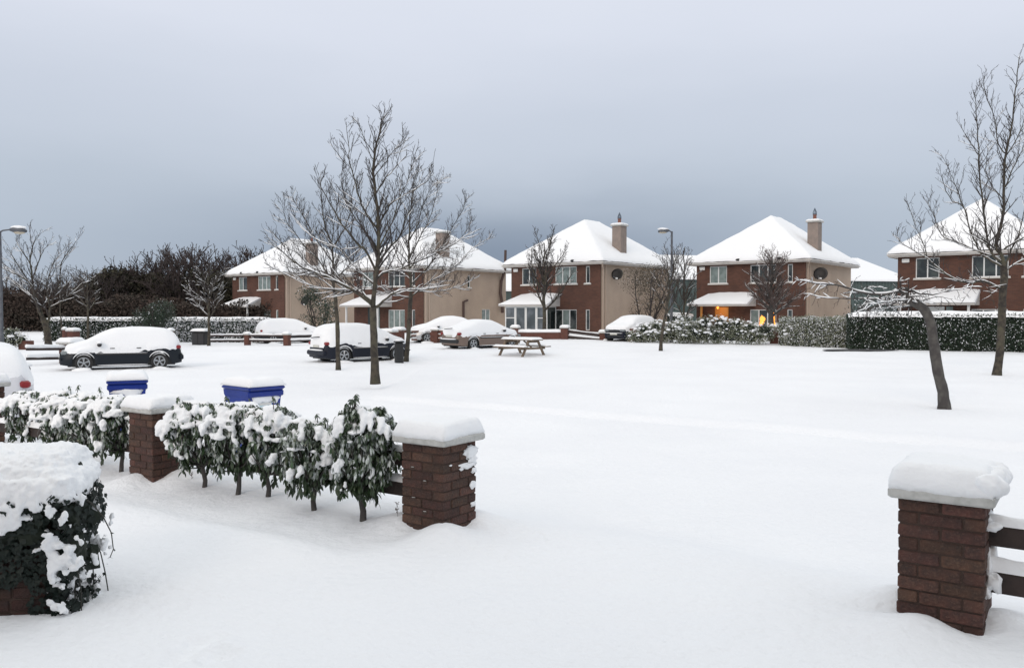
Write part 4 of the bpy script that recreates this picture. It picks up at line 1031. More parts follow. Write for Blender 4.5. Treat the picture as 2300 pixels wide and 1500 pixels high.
def car_sections(c):
    L, W = c['L'], c['W']; xs = set()
    n = 56
    for i in range(n+1): xs.add(round(-L/2 + L*i/n, 3))
    for w in c['wb']:
        for k in range(-8, 9): xs.add(round(w + (c['r']+.06)*math.sin(k/8*math.pi/2), 3))
    return sorted(xs)
def car_sec(c, x, lift=0.0):
    """half cross-section (y, z) from the sill over the roof to the centre line"""
    L, W = c['L'], c['W']; h = interp(c['top'], x); b = min(interp(c['belt'], x), h-.03)
    e = abs(x)/(L/2); pl = 1 - .30*max(0, (e-.72)/.28)**2.2          # plan taper at the ends
    hw = W/2*pl; zb = .20 + .05*max(0, (e-.85)/.15)
    ra = c['r']+.065
    for w in c['wb']:
        if abs(x-w) < ra: zb = max(zb, c['r'] + math.sqrt(max(0, ra*ra-(x-w)**2)))
    zb = min(zb, b-.02)
    gh = h - b; cabin = min(1, max(0, (gh-.05)/.35)); rw = hw*(.93-.20*cabin)
    zs = lambda t: zb + (b-zb)*t
    return [(hw*.965, zb), (hw*.995, zs(.3)), (hw, zs(.55)), (hw*.99, zs(.8)), (hw*.955, b), (hw*.955-(hw*.955-rw)*.5, b+gh*.5), (rw*1.02, b+gh*.82), (rw*.90, b+gh*.955), (rw*.6, h-.004), (rw*.3, h), (0, h+.008)]
def make_car(kind, name, label, loc, heading, paint, snow_line=.72, snow_t=.09, parts=(), group=None, seed=0, plate_front=True, rim_snow=True):
    c = CARS[kind]; L, W = c['L'], c['W']; rz = math.atan2(heading[1], heading[0])
    t = thing(name, label, 'car', loc, rz, group)
    xs = car_sections(c); secs = [car_sec(c, x) for x in xs]; n = len(secs[0])
    full = []
    for x, s in zip(xs, secs):
        full.append([(x, -y, z) for y, z in s] + [(x, y, z) for y, z in reversed(s[:-1])])
    k = len(full[0]); m = MB(); vs = [v for r in full for v in r]
    m.add(vs, [(i*k+j, i*k+j+1, (i+1)*k+j+1, (i+1)*k+j) for i in range(len(xs)-1) for j in range(k-1)] + [tuple(reversed(range(k))), tuple(range((len(xs)-1)*k, len(xs)*k))])
    m.build('body', M[paint], t, smooth=True)
    m = MB(); m.box2((-L/2+.25, -W/2+.12, .17), (L/2-.25, W/2-.12, .55)); m.build('underbody', M['black'], t)
    # windows, mostly under the snow
    for sgn in (-1, 1):
        m = MB(); sel = [i for i, x in enumerate(xs) if c['wb'][0]-.45 < x < c['wb'][1]-.35]
        vs = []; fs = []
        for q, i in enumerate(sel):
            for (y, z) in (secs[i][4], secs[i][5], secs[i][6]): vs.append((xs[i], sgn*(y+.004), z+.002 if z > 0 else z))
        for q in range(len(sel)-1):
            for j in range(2): fs.append((q*3+j, q*3+j+1, (q+1)*3+j+1, (q+1)*3+j))
        m.add(vs, fs); m.build('side_window', M['carglass'], t)
    # snow cover
    rnd = random.Random(seed); vs = []; fs = []; rows = []
    def pt(i, j):
        s = secs[i]; y, z = (s[j] if j < n else s[2*n-2-j]); sg = -1 if j < n else 1
        return Vector((xs[i], sg*y, z))
    for i in range(len(xs)):
        row = []
        for j in range(k):
            p = pt(i, j); a = pt(i, max(0, j-1)); b = pt(i, min(k-1, j+1)); u = b-a
            f = pt(min(len(xs)-1, i+1), j) - pt(max(0, i-1), j)
            nn = f.cross(u)
            if nn.length < 1e-8: nn = Vector((0,0,1))
            nn.normalize()
            if nn.z < 0 and p.z > .9: nn = -nn
            if nn.y*p.y < 0 and abs(nn.z) < .5: nn = -nn
            nn = Vector((nn.x, nn.y, max(nn.z, .15))).normalized()
            e = abs(p.x)/(L/2)
            up = smooth(.25, .95, abs(nn.z))
            lim = snow_line + .09*nz3(p.x, p.y*.6, seed*3.7, 1.7) + .035*nz3(p.x, p.y, seed, 6)
            if e > .9: lim += .12
            cov = smooth(lim-.05, lim+.09, p.z)
            th = -.012 + cov*(.016 + snow_t*(.42+.62*up)*(1+.25*nz3(p.x*1.0, p.y*1.0, seed, 1.4)))
            row.append(tuple(p + nn*th + Vector((0, 0, cov*.025*up))))
        rows.append(row)
    vs = [v for r in rows for v in r]
    m = MB(); m.add(vs, [(i*k+j, i*k+j+1, (i+1)*k+j+1, (i+1)*k+j) for i in range(len(xs)-1) for j in range(k-1)])
    o = m.build('snow', M['snow'], t, smooth=True)
    sb = o.modifiers.new('sub', 'SUBSURF'); sb.levels = 1; sb.render_levels = 1
    # wheels
    for w in c['wb']:
        for sgn in (-1, 1):
            r = c['r']; m = MB(); yo = sgn*(W/2-.13)
            m.lathe([(r*.62, -.10), (r*.96, -.10), (r, -.06), (r, .06), (r*.96, .10), (r*.62, .10)], 24, (w, yo, r), 'Y'); wo = m.build('wheel', M['tyre'], t)
            m = MB(); s = sgn
            m.lathe([(r*.66, .085*s), (r*.66, .112*s), (r*.58, .112*s), (r*.57, .06*s)] if s > 0 else [(r*.57, .06*s), (r*.58, .112*s), (r*.66, .112*s), (r*.66, .085*s)], 24, (w, yo, r), 'Y')
            for a in range(5):
                an = 2*math.pi*a/5+.3
                for da in (-.13, .13):
                    m.tube([(w+r*.1*math.cos(an), yo+s*.10, r+r*.1*math.sin(an)), (w+r*.6*math.cos(an+da), yo+s*.095, r+r*.6*math.sin(an+da))], r*.065, 5)
            m.lathe([(r*.15, .08*s), (r*.13, .11*s)] if s > 0 else [(r*.13, .11*s), (r*.15, .08*s)], 12, (w, yo, r), 'Y'); m.build('rim', M['rim'], wo)
            if rim_snow:    # snow lying on the tyre and the lip of the arch
                m = MB(); pts = []; rr_ = r+.075
                for a in range(13):
                    an = R(25 + 130*a/12); pts.append((w+rr_*math.cos(an), sgn*(W/2+.0), r+rr_*math.sin(an)))
                m.tube(pts, [.006+.018*math.sin(math.pi*a/12) for a in range(13)], 6)
                pts = [(w+r*.99*math.cos(R(40+100*a/8)), yo+sgn*.07, r+r*1.0*math.sin(R(40+100*a/8))) for a in range(9)]
                m.tube(pts, [.005+.022*math.sin(math.pi*a/8) for a in range(9)], 6); m.build('wheel_snow', M['snow'], wo, smooth=True)
                m = MB(); m.blob((w, sgn*(W/2+.10), -.0), (.38, .22, .13), seed+w*3, .35, 12); m.build('drift', M['snow'], wo, smooth=True)
    ends = []
    xf = L/2
    def bar(nm, mt, c_, d_, par=t, b_=.012):
        m = MB(); m.bbox(c_, d_, b_); return m.build(nm, M[mt], par)
    for sgn in (-1, 1):
        m = MB(); m.blob((.78, sgn*(W/2+.09), .97), (.08, .11, .075), seed, .1, 10); mi = m.build('wing_mirror', M['trim'], t, smooth=True)
        m = MB(); m.blob((.78, sgn*(W/2+.09), 1.05), (.09, .12, .05), seed+1, .25, 10); m.build('snow', M['snow'], mi, smooth=True)
        bar('head_lamp', 'lens', (xf-.16, sgn*(W/2-.33), .68), (.24, .34, .14), b_=.03)
        bar('tail_lamp', 'red_lens', (-xf+.16, sgn*(W/2-.19), .84), (.24, .18, .13), b_=.03)
        bar('fog_reflector', 'amber', (-xf+.06, sgn*(W/2-.32), .48), (.09, .18, .06))
        bar('side_moulding', 'trim', (0.02, sgn*(W/2+.002), .62), (1.72, .03, .06), b_=.006)
        m = MB(); m.tube([(-.85+.17*i, sgn*(W/2+.012), .658+.004*nz3(i, 1, seed)) for i in range(11)], [.004+.009*math.sin(math.pi*i/10)**.4 for i in range(11)], 5); m.build('moulding_snow', M['snow'], t, smooth=True)
        m = MB(); m.tube([(-.85+.17*i, sgn*(W/2-.02), .215+.004*nz3(i, 1, seed)) for i in range(11)], [.005+.012*math.sin(math.pi*i/10)**.4 for i in range(11)], 5); m.build('sill_snow', M['snow'], t, smooth=True)
        for x in (.35, -.55): bar('door_handle', 'trim', (x, sgn*(W/2+.005), .83), (.17, .04, .03))
    bar('grille', 'black', (xf-.035, 0, .60), (.09, .80, .14)); bar('lower_grille', 'black', (xf-.02, 0, .36), (.07, 1.0, .12))
    bar('front_bumper', paint, (xf-.03, 0, .46), (.12, W*.80, .09), b_=.03)
    if plate_front: bar('number_plate', 'plate', (xf+.035, 0, .47), (.015, .50, .10), b_=.004)
    bar('rear_bumper', 'black' if 'blackbumper' in parts else paint, (-xf+.02, 0, .45), (.16, W*.84, .20), b_=.04)
    bar('number_plate', 'plate', (-xf-.004, 0, .72), (.02, .50, .10), b_=.004)
    m = MB(); m.tube([(xf+.03, -.62+.124*i, .525) for i in range(11)], [.006+.012*math.sin(math.pi*i/10)**.4 for i in range(11)], 5); m.build('bumper_snow', M['snow'], t, smooth=True)
    m = MB(); m.tube([(-xf-.03, -.66+.132*i, .565) for i in range(11)], [.008+.028*math.sin(math.pi*i/10)**.4 for i in range(11)], 6); m.build('bumper_snow', M['snow'], t, smooth=True)
    if 'wiper' in parts:
        hz = interp(c['top'], -L/2+.22)
        m = MB(); m.tube([(-xf+.02, -.28, 1.12), (-xf-.06, .02, 1.10), (-xf-.05, .30, 1.07)], .022, 5); m.build('rear_wiper', M['trim'], t)
    if 'spoiler' in parts:
        m = MB(); m.bbox((-xf+.30, 0, interp(c['top'], -xf+.32)+.05), (.22, .62, .035), .012); m.build('spoiler', M['trim'], t)
    return t
M['paint_dark'] = mat('dark_blue_paint', (.006,.010,.016), .45, spec=.3)
M['paint_black'] = mat('black_blue_paint', (.007,.010,.020), .45, spec=.3)
M['paint_bronze'] = mat('bronze_paint', (.17,.122,.098), .4, metal=.2, coat=.2)
M['paint_white'] = mat('white_paint', (.60,.61,.64), .35, coat=.4)
M['paint_silver'] = mat('silver_paint', (.45,.46,.47), .35, metal=.3)
def zc(px, Y): b = gx(px, Y); b.z -= .035; return b
make_car('hatch', 'parked_car', 'dark hatchback facing left under thick snow, before the woods', zc(273, 32.2), (-.89, -.45), 'paint_dark', snow_line=.74, snow_t=.11, seed=2, group='parked snow covered cars')
make_car('estate', 'parked_car', 'dark blue car seen from behind, between the bare tree trunks', zc(809, 37.3), (.76, .65), 'paint_black', snow_line=.80, snow_t=.10, parts=('wiper',), seed=5, group='parked snow covered cars')
make_car('sedan', 'parked_car', 'bronze saloon seen from behind, left of the picnic table', zc(1082, 45.6), (.74, .67), 'paint_bronze', snow_line=.78, snow_t=.10, parts=('blackbumper', 'wiper'), seed=8, group='parked snow covered cars')
make_car('sedan', 'parked_car', 'snow buried car half hidden behind the bronze saloon', zc(1003, 51.5), (-.93, -.35), 'paint_silver', snow_line=.70, snow_t=.13, seed=11, group='parked snow covered cars')
make_car('hatch', 'parked_car', 'snow buried car on the drive of the leftmost house', zc(650, 55.0), (.86, .5), 'paint_dark', snow_line=.62, snow_t=.13, seed=14, group='parked snow covered cars')
make_car('hatch', 'parked_car', 'small dark car facing the green beside the glazed porch house', zc(1418, 53.0), (-.62, -.78), 'paint_black', snow_line=.70, snow_t=.12, seed=17, group='parked snow covered cars')
c = gx(85, 16.3); make_car('hatch', 'parked_car', 'white car cut off by the left picture edge, its right tail lamp in view', Vector((-10.75, 16.9, g(-10.7, 17)-.04)), (-.58, .81), 'paint_white', snow_line=.86, snow_t=.09, seed=21, group='parked snow covered cars')
# ================================================================ LITTER BIN
b = gx(896, 35.6); t = thing('litter_bin', 'black litter bin on the green between the dark blue car and a bare tree', 'bin', b, R(20))
m = MB(); m.bbox((0, 0, .40), (.34, .34, .92), .05); m.build('body', M['black'], t)
m = MB(); m.bbox((0, 0, .88), (.40, .40, .06), .02); m.build('rim', M['black'], t)
m = MB(); m.blob((0, 0, .94), (.2, .2, .06), 3, .3, 12); m.build('snow', M['snow'], t, smooth=True)
# ================================================================ PICNIC TABLE
b = G(1172, 799); t = thing('picnic_table', 'wooden picnic table with benches, snow on its top and seats', 'picnic table', b, R(-42)); t.scale = (1.12, 1.12, 1.02)
def snowpad(parent, w, d, h, c_, seed, edge=.07):
    m = MB(); pad(m, w, d, h, 16, 6, seed, c_, edge=edge, amp=.25); return m.build('snow', M['snow'], parent, smooth=True)
for i in range(5):
    m = MB(); m.bbox((0, -.30+.15*i, .745), (1.75, .138, .04), .006); o = m.build('top_plank', M['timber'], t)
snowpad(t, 1.76, .76, .10, (0, 0, .764), 2, .1)
for s in (-1, 1):
    for k in (0, 1):
        m = MB(); m.bbox((0, s*(.66+.14*k), .43), (1.78, .13, .04), .006); m.build('seat_plank', M['timber'], t)
    snowpad(t, 1.78, .28, .08, (0, s*.73, .449), 5+s, .08)
    for sx in (-1, 1):
        m = MB(); m.tube([(sx*.64, s*.28, .72), (sx*.64, s*.74, -.06)], .055, 4); m.build('leg', M['timber'], t)
for sx in (-1, 1):
    m = MB(); m.bbox((sx*.59, 0, .36), (.045, 1.62, .10), .005); m.build('cross_beam', M['timber'], t)
    m = MB(); m.bbox((sx*.59, 0, .67), (.045, .70, .09), .005); m.build('top_beam', M['timber'], t)
    m = MB(); m.tube([(sx*.57, 0, .38), (sx*.1, 0, .71)], .035, 4); m.build('brace', M['timber'], t)
# ---- bare wet ground patch by the dark hedge
m = MB(); vs = []; c0 = G(1925, 789); n = 34
for r_ in (0.0, 1.0):
    for j in range(n):
        a = 2*math.pi*j/n; k = r_*(1+.3*nz3(math.cos(a)*1.4, math.sin(a)*1.4, 5)); x = c0.x + 2.05*k*math.cos(a); y = c0.y + .55*k*math.sin(a); vs.append((x, y, g(x, y)+.075))
m.add(vs, [(j, (j+1) % n, n+(j+1) % n, n+j) for j in range(n)]); m.build('wet_patch', M['asphalt'], kind='structure')
# ================================================================ NEAR GARDEN BOUNDARY
FRZ = math.atan2(FD.y, FD.x)
def brick_mesh(L, W_, H_, seed):
    rnd = random.Random(seed); m = MB(); m.bbox((0, 0, 0), (L, W_, H_), .006)
    m.v = [(x+rnd.uniform(-.0018,.0018), y+rnd.uniform(-.0018,.0018), z+rnd.uniform(-.0015,.0015)) for x, y, z in m.v]
    me = m.mesh('brick'); me.materials.append(M['brick']); return me
BM = [brick_mesh(.215, .1025, .066, s) for s in range(5)]
def near_pillar(label, c, top, rz=FRZ, seed=0, group='brick gate and fence pillars of the near garden', base=-.25, w=.44, snow_h=.125, holes=(), cw=.56, edge=.07):
    rnd = random.Random(seed); z0 = g(c[0], c[1]) + base
    t = thing('brick_pillar', label, 'pillar', (c[0], c[1], z0), rz, group); H = top - z0; n = int(round(H/.075)); off = H - n*.075
    m = MB(); m.box2((-w/2+.009, -w/2+.009, -.02), (w/2-.009, w/2-.009, H)); m.build('mortar', M['mortar'], t)
    for k in range(n):
        z = off + .075*k + .0375; A = k % 2
        for (x, y, r) in ((-.1125,-.169,0), (.1125,-.169,0), (-.1125,.169,0), (.1125,.169,0), (-.169,0,90), (.169,0,90)):
            if A: x, y, r = y, x, 90-r
            o = link('brick', rnd.choice(BM), t, (x+rnd.uniform(-.003,.003), y+rnd.uniform(-.003,.003), z), (0, 0, R(r+rnd.uniform(-.7,.7)+(180 if rnd.random() < .5 else 0))))
    m = MB(); m.bbox((0, 0, H+.03), (cw, cw, .06), .012); m.build('cap_stone', M['cap'], t)
    m = MB(); pad(m, cw-.004, cw-.004, snow_h, 24, 24, seed, (0, 0, H+.061), edge=edge, amp=.16, fs=5, droop=.012)
    for k in range(len(m.v)):
        x, y, z = m.v[k]; m.v[k] = (x+.016*nz3(z*14, y*7, seed)+.006*nz3(z*40, y*30, seed), y+.016*nz3(x*7, z*14, seed+5)+.006*nz3(x*30, z*40, seed), z+.004*nz3(x*25, y*25, seed))
    o = m.build('snow', M['snow'], t, smooth=True)
    return t, z0, H
P4 = (2.53, 4.9); P3 = (-.61, 7.05); P2 = (-3.87, 9.24); P1 = (-7.25, 11.5); P5 = (2.5+3.75*.823, 4.9-3.75*.568)
t4, z4, H4 = near_pillar('nearest brick pillar at the lower right, joined to dark rails on its right', P4, .735, seed=1, cw=.54, snow_h=.14, edge=.07)
t3, z3, H3 = near_pillar('brick gate pillar in the middle foreground, at the right end of the shrubs', P3, .725, seed=2)
t2_, z2, H2 = near_pillar('dark brick pillar between two runs of snowy shrubs', P2, .72, seed=3, snow_h=.11)
t1, z1, H1 = near_pillar('brick pillar at the left picture edge behind the ivy mound', P1, .78, seed=4, snow_h=.12)
# snow blown on the sides of pillars and broken brick pockets
def stuck(t, spots, seed, nm='stuck_snow'):
    m = MB()
    for i, (x, y, z, a, b_, c_) in enumerate(spots): m.blob((x, y, z), (a, b_, c_), seed+i, .55, 14)
    return m.build(nm, M['snow'], t, smooth=True)
stuck(t3, [(.222, .14, H3-.09, .012, .09, .05), (.222, .17, H3-.17, .012, .06, .035), (.222, .10, H3-.20, .010, .10, .022), (.222, .17, H3-.38, .01, .045, .03), (.222, .19, H3-.26, .01, .04, .02), (.222, .18, H3-.54, .01, .035, .022), (.222, .02, H3-.22, .006, .035, .012), (.222, -.12, H3-.17, .005, .015, .008)], 3)
m = MB()
for i in range(12): m.blob((.235+.02*math.sin(i*2.1), -.22+.04*i, H4+.11+.012*math.cos(i*1.7)), (.07+.012*math.sin(i*1.3), .07, .065), i, .2, 12)
o = m.build('overhanging_snow', M['snow'], t4, smooth=True); remesh(o, .011, 6); o.modifiers['relief'].strength = .015
stuck(t4, [(.20, .02, H4-.12, .05, .10, .05), (.235, -.05, H4-.14, .05, .07, .03), (.222, .05, H4-.36, .03, .11, .09), (.24, -.02, H4-.44, .05, .10, .07), (.222, -.08, H4-.50, .02, .06, .045)], 9)
for t_, H_, sp in ((t3, H3, ((-.10, .21), (.03, .31), (-.09, .46), (.03, .56))),):
    for x, dz in sp:
        m = MB(); m.box((x, -.2195, H_-dz), (.05, .012, .026)); m.build('putlog_hole', M['mortar'], t_)
        m = MB(); m.blob((x+.004, -.224, H_-dz+.012), (.02, .006, .003), x*9, .3, 8); m.build('chipped_edge', M['cap'], t_)
# ---- rails
def near_fence(A, B, label, za=.54, zb=.275, snowh=.07, seed=0, group='dark timber rails between the near pillars', posts=()):
    A = Vector((A[0], A[1], 0)); B = Vector((B[0], B[1], 0)); d = (B-A).normalized(); o = (A+B)/2; L = (B-A).length - .44
    t = thing('rail_fence', label, 'fence', o, math.atan2(d.y, d.x), group)
    for z in (za, zb):
        m = MB(); m.bbox((0, 0, z), (L+.02, .038, .125), .004); r = m.build('rail', M['rail'], t)
        m = MB(); n = int(L/.035); vs = []; ny = 7
        for i in range(n+1):
            x = -L/2 + L*i/n
            for j in range(ny+1):
                q = j/ny*2-1; hh = snowh*(1+.5*nz3(x*3, z*5, seed, 1)) + .02*max(0, nz3(x*9, 2, seed))
                vs.append((x, q*.032+.004*nz3(x*8, j, seed), z+.06 + hh*math.sqrt(max(0, 1-q*q*.98)) - (.01 if abs(q) > .9 else 0)))
        m.add(vs, [(i*(ny+1)+j, (i+1)*(ny+1)+j, (i+1)*(ny+1)+j+1, i*(ny+1)+j+1) for i in range(n) for j in range(ny)]); m.build('snow', M['snow'], r, smooth=True)
    return t
near_fence(P4, P5, 'dark timber rails running right from the nearest brick pillar', seed=1)
near_fence(P2, P3, 'dark timber rails behind the shrubs, left of the gate pillar', seed=2, snowh=.06)
near_fence(P1, P2, 'dark timber rails behind the far run of shrubs', seed=3, snowh=.06)
m = MB()
for i in range(6): m.blob((-.10+.07*i*.3-.02, .23-.02*i, .36+.018*i), (.10, .07, .055), i, .3, 12)
# ================================================================ LAUREL SHRUBS
def leaf_mesh(L, W_, seed, bend=.25):
    m = MB(); n = 5; vs = []
    for i in range(n+1):
        t = i/n; w = W_*.5*math.sin(math.pi*min(1, t*.92+.06))**.8; x = L*t; z = -bend*L*t*t
        if i in (0,): vs.append((0, 0, 0)); continue
        if i == n: vs.append((L, 0, z-.002)); continue
        vs += [(x, -w, z+.18*w), (x, 0, z), (x, w, z+.18*w)]
    fs = [(0,2,1), (0,3,2)]
    for i in range(n-2):
        a = 1+3*i; fs += [(a, a+1, a+4, a+3), (a+1, a+2, a+5, a+4)]
    a = 1+3*(n-2); e = len(vs)-1; fs += [(a, a+1, e), (a+1, a+2, e)]
    m.add(vs, fs); return m
LV = []
for s in range(3):
    me = leaf_mesh(.064+.008*s, .026, s, .25+.15*s).mesh('leaf'); me.materials.append(M['leaf']); me.polygons.foreach_set('use_smooth', [True]*len(me.polygons)); LV.append(me)
LF = []
for me in LV: k = me.copy(); k.materials.clear(); k.materials.append(M['leaf_frost']); LF.append(k)
LMB = [leaf_mesh(.075, .027, s, .3) for s in range(2)]
def leaf_matrix(rnd, p, az, droop, s):
    return Matrix.Translation(p) @ Matrix.Rotation(az, 4, 'Z') @ Matrix.Rotation(droop, 4, 'Y') @ Matrix.Rotation(rnd.uniform(-.5,.5), 4, 'X') @ Matrix.Scale(s, 4)
def laurel(label, seed, base, ctr, rad, ncl, topsnow=1.0, nobj=280, stem_r=.022, clumps=9, sprigs=3, frost=.6):
    """ctr = crown centre relative to base, rad = crown radii"""
    rnd = random.Random(seed); t = thing('laurel_shrub', label, 'shrub', base, 0, 'young laurel shrubs along the near fence')
    c = Vector(ctr); zf = c.z - rad[2]*.75
    m = MB(); k = 8; pts = [Vector((0, 0, -.08)), Vector((rnd.uniform(-.02,.02), 0, .08)), Vector((rnd.uniform(-.03,.03), 0, .2)), Vector((c.x*.4, 0, max(.28, zf)))]
    m.tube(pts, [stem_r*1.3, stem_r*1.05, stem_r*.95, stem_r*.85], 9); m.build('stem', M['bark_grey'], t, smooth=True)
    tips = []
    for i in range(ncl):
        for _ in range(20):
            d = jit(rnd, 1)
            if .1 < d.length <= 1: break
        d.normalize(); q = .55 + .45*rnd.random()**.5
        k = 1 + .22*nz3(d.x, d.y, d.z+seed, 1.8)
        p = c + Vector((d.x*rad[0]*q*k, d.y*rad[1]*q*k, d.z*rad[2]*q*k))
        if p.z < .10: p.z = .10 + rnd.random()*.1
        tips.append(p)
    bm_ = MB(); root = pts[-1]
    for p in tips[::2]:
        mid = root.lerp(p, .5) + Vector((0, 0, -.05)) + jit(rnd, .03); bm_.tube([pts[-2].lerp(root, rnd.random()), mid, p], [.011, .007, .004], 4)
    bm_.build('branches', M['bark_grey'], t)
    # leaves hang in whorls round each tip
    allm = []
    for i, p in enumerate(tips):
        nl = rnd.randint(9, 13); hang = rnd.uniform(.6, 1.15)
        for l in range(nl):
            az = rnd.uniform(0, 6.28); q = p + Vector((0, 0, rnd.uniform(-.06, .04))) + jit(rnd, .012)
            allm.append((leaf_matrix(rnd, q, az, hang*rnd.uniform(.6, 1.3), rnd.uniform(.7, 1.15)), q))
    for i in range(int(ncl*.9)):          # whorls standing through and beside the snow
        a = rnd.uniform(0, 6.28); q0 = rnd.uniform(.45, 1.0); p = c + Vector((rad[0]*q0*math.cos(a), -abs(rad[1]*q0*math.sin(a)), rad[2]*math.sqrt(max(0, 1-q0*q0*.92))+.02))
        for l in range(rnd.randint(6, 9)): allm.append((leaf_matrix(rnd, p + jit(rnd, .012), rnd.uniform(0, 6.28), rnd.uniform(.35, 1.3), rnd.uniform(.55, .95)), p))
    allm.sort(key=lambda a: a[1].y - abs(a[1].x)*.2 + rnd.uniform(-.12, .12))      # nearest to the camera first
    for i, (mx, q) in enumerate(allm[:nobj]):
        fr = rnd.random() < frost
        o = bpy.data.objects.new('leaf', (LF if fr else LV)[i % 3]); COL.objects.link(o); o.parent = t; o.matrix_local = mx
    rest = allm[nobj:]
    # inner mass
    for i in range(int(len(tips)*11)):
        d = jit(rnd, 1)
        if d.length > 1: continue
        rest.append((leaf_matrix(rnd, c + Vector((d.x*rad[0]*.85, d.y*rad[1]*.85, d.z*rad[2]*.85)), rnd.uniform(0, 6.28), rnd.uniform(.4, 1.6), rnd.uniform(.8, 1.2)), None))
    m = MB(); src = LMB[0]; sv = [Vector(v) for v in src.v]
    m2 = MB()
    for k_, (mx, _) in enumerate(rest): (m2 if (k_ % 5 < 2 and mx.translation.z > c.z-rad[2]*.5) else m).add([tuple(mx @ v) for v in sv], src.f)
    m.build('foliage', M['leaf_mass'], t, kind='stuff'); m2.build('frosted_foliage', M['leaf_frost'], t, kind='stuff')
    # snow: a mantle draped over the top of the crown, clumps on outer whorls
    m = MB()
    if topsnow > 0:
        for i in range(70):
            a = rnd.uniform(0, 6.28); q = rnd.random()**.5*.97; x = q*math.cos(a); y = q*math.sin(a)
            zt = math.sqrt(max(0, 1-q*q)); s = rnd.uniform(.026, .064)*topsnow*(1.15-.6*q)
            m.blob((c.x+x*rad[0], c.y+y*rad[1], c.z+rad[2]*(zt*.95)-.03+.06*nz3(x*2, y*2, seed)), (s*1.75, s*1.45, s*.62), seed+i, .35, 10)
        for i in range(int(7*topsnow)):        # tongues down the face of the crown
            x = rnd.uniform(-.95, .95); z0_ = rad[2]*math.sqrt(max(0.05, 1-x*x))*.85; l = rnd.uniform(.03, .16)*topsnow; s = rnd.uniform(.022, .045)
            for j in range(4): m.blob((c.x+x*rad[0]+rnd.uniform(-.01,.01), c.y-rad[1]*(.62+.08*j), c.z+z0_-l*j/3), (s*(1.1-.15*j), s*.8, s*1.1), seed+i*4+j, .4, 8)
    for i in range(int(clumps*.7)):
        p = rnd.choice([q for q in tips if q.z > c.z-rad[2]*.65 and q.y < c.y+rad[1]*.1] or tips); s = rnd.uniform(.02, .045)
        for j in range(3):
            m.blob((p.x+rnd.uniform(-.03,.03), p.y-.03+rnd.uniform(-.02,.02), p.z+.03-.03*j), (s*(1-.1*j), s*.9, s*(1.0-.12*j)), seed+i*3+j, .4, 8)
    if m.v: o = m.build('snow', M['snow'], t, smooth=True, kind='stuff'); remesh(o, .011, 5); o.modifiers['relief'].strength = .025
    # twig sprigs with drooping leaves poking through the snow
    for i in range(sprigs):
        x = rnd.uniform(-.8, .8)*rad[0]; y = rnd.uniform(-.7, .1)*rad[1]; zt = c.z + rad[2]*math.sqrt(max(.1, 1-(x/rad[0])**2-(y/rad[1])**2)); hgt = rnd.uniform(.02, .09)*topsnow + .05
        lx = rnd.uniform(-.05, .05); P0 = Vector((c.x+x, c.y+y, zt-.05)); P1_ = P0 + Vector((lx*.4, 0, .05+hgt*.6)); P2_ = P0 + Vector((lx, -.02, .05+hgt))
        m = MB(); m.tube([P0, P1_, P2_], [.005, .004, .003], 5); sp = m.build('sprig', M['bark_grey'], t)
        for l in range(10):
            az = l*2.4; mx = leaf_matrix(rnd, P2_.lerp(P1_, .09*l), az, rnd.uniform(.15, .8), rnd.uniform(.45, .75))
            o = bpy.data.objects.new('leaf', LV[l % 3] if l % 3 else LF[0]); COL.objects.link(o); o.parent = sp; o.matrix_local = mx
    return t
def shrub_at(label, px, pyb, dpx, pyt, wpx, seed, **k):
    """base at (px, pyb); crown centre dpx to the right, top at row pyt, wpx wide"""
    b = G(px, pyb); s = b.y/FPX; top = P(px, pyt, b.y).z; low = .16 + k.pop('lift', 0.0)
    rz_ = (top-low)/2; return laurel(label, seed, b, (dpx*s, .02, low+rz_), (wpx*s/2, min(.30, wpx*s/2), rz_), **k)
shrub_at('nearest laurel shrub, beside the gate pillar, with sprigs standing above its snow', 815, 1168, 4, 905, 160, 101, ncl=120, nobj=290, sprigs=5, topsnow=.9, clumps=6, frost=.75, stem_r=.026)
shrub_at('laurel shrub second from the gate pillar, snow clumps down its left side', 707, 1143, -8, 940, 135, 102, ncl=80, nobj=280, topsnow=1.0, clumps=12, frost=.6, sprigs=2)
shrub_at('laurel shrub with a short thin stem, right part of the middle run', 600, 1116, 12, 908, 125, 103, ncl=70, nobj=260, topsnow=1.1, clumps=10, sprigs=2)
shrub_at('laurel shrub in the centre of the middle run, below the right blue bin', 533, 1109, 2, 900, 140, 104, ncl=80, nobj=260, topsnow=1.3, clumps=9, sprigs=2)
shrub_at('laurel shrub just right of the dark brick pillar', 458, 1096, -12, 898, 150, 105, ncl=80, nobj=260, topsnow=1.3, clumps=9, sprigs=2, lift=.03)
shrub_at('laurel shrub just left of the dark brick pillar, on a short bare stem', 272, 1056, -12, 888, 130, 106, ncl=70, nobj=230, topsnow=1.3, clumps=9, sprigs=1)
def shrub_w(label, px, Y, pyt, wpx, seed, **k):
    b = gx(px, Y); s = b.y/FPX; top = P(px, pyt, b.y).z; rz_ = (top-.12)/2
    return laurel(label, seed, b, (0, .02, .12+rz_), (wpx*s/2, .3, rz_), **k)
shrub_w('laurel shrub behind the top of the ivy mound, second left of the dark pillar', 195, 9.9, 884, 115, 107, ncl=75, nobj=200, topsnow=1.4, clumps=12, sprigs=1)
shrub_w('laurel shrub below the left blue bin, third left of the dark pillar', 130, 10.4, 880, 105, 108, ncl=70, nobj=200, topsnow=1.4, clumps=12, sprigs=1)
shrub_w('leftmost laurel shrub, next to the pillar at the picture edge', 62, 10.9, 876, 105, 109, ncl=70, nobj=200, topsnow=1.4, clumps=12, sprigs=1)
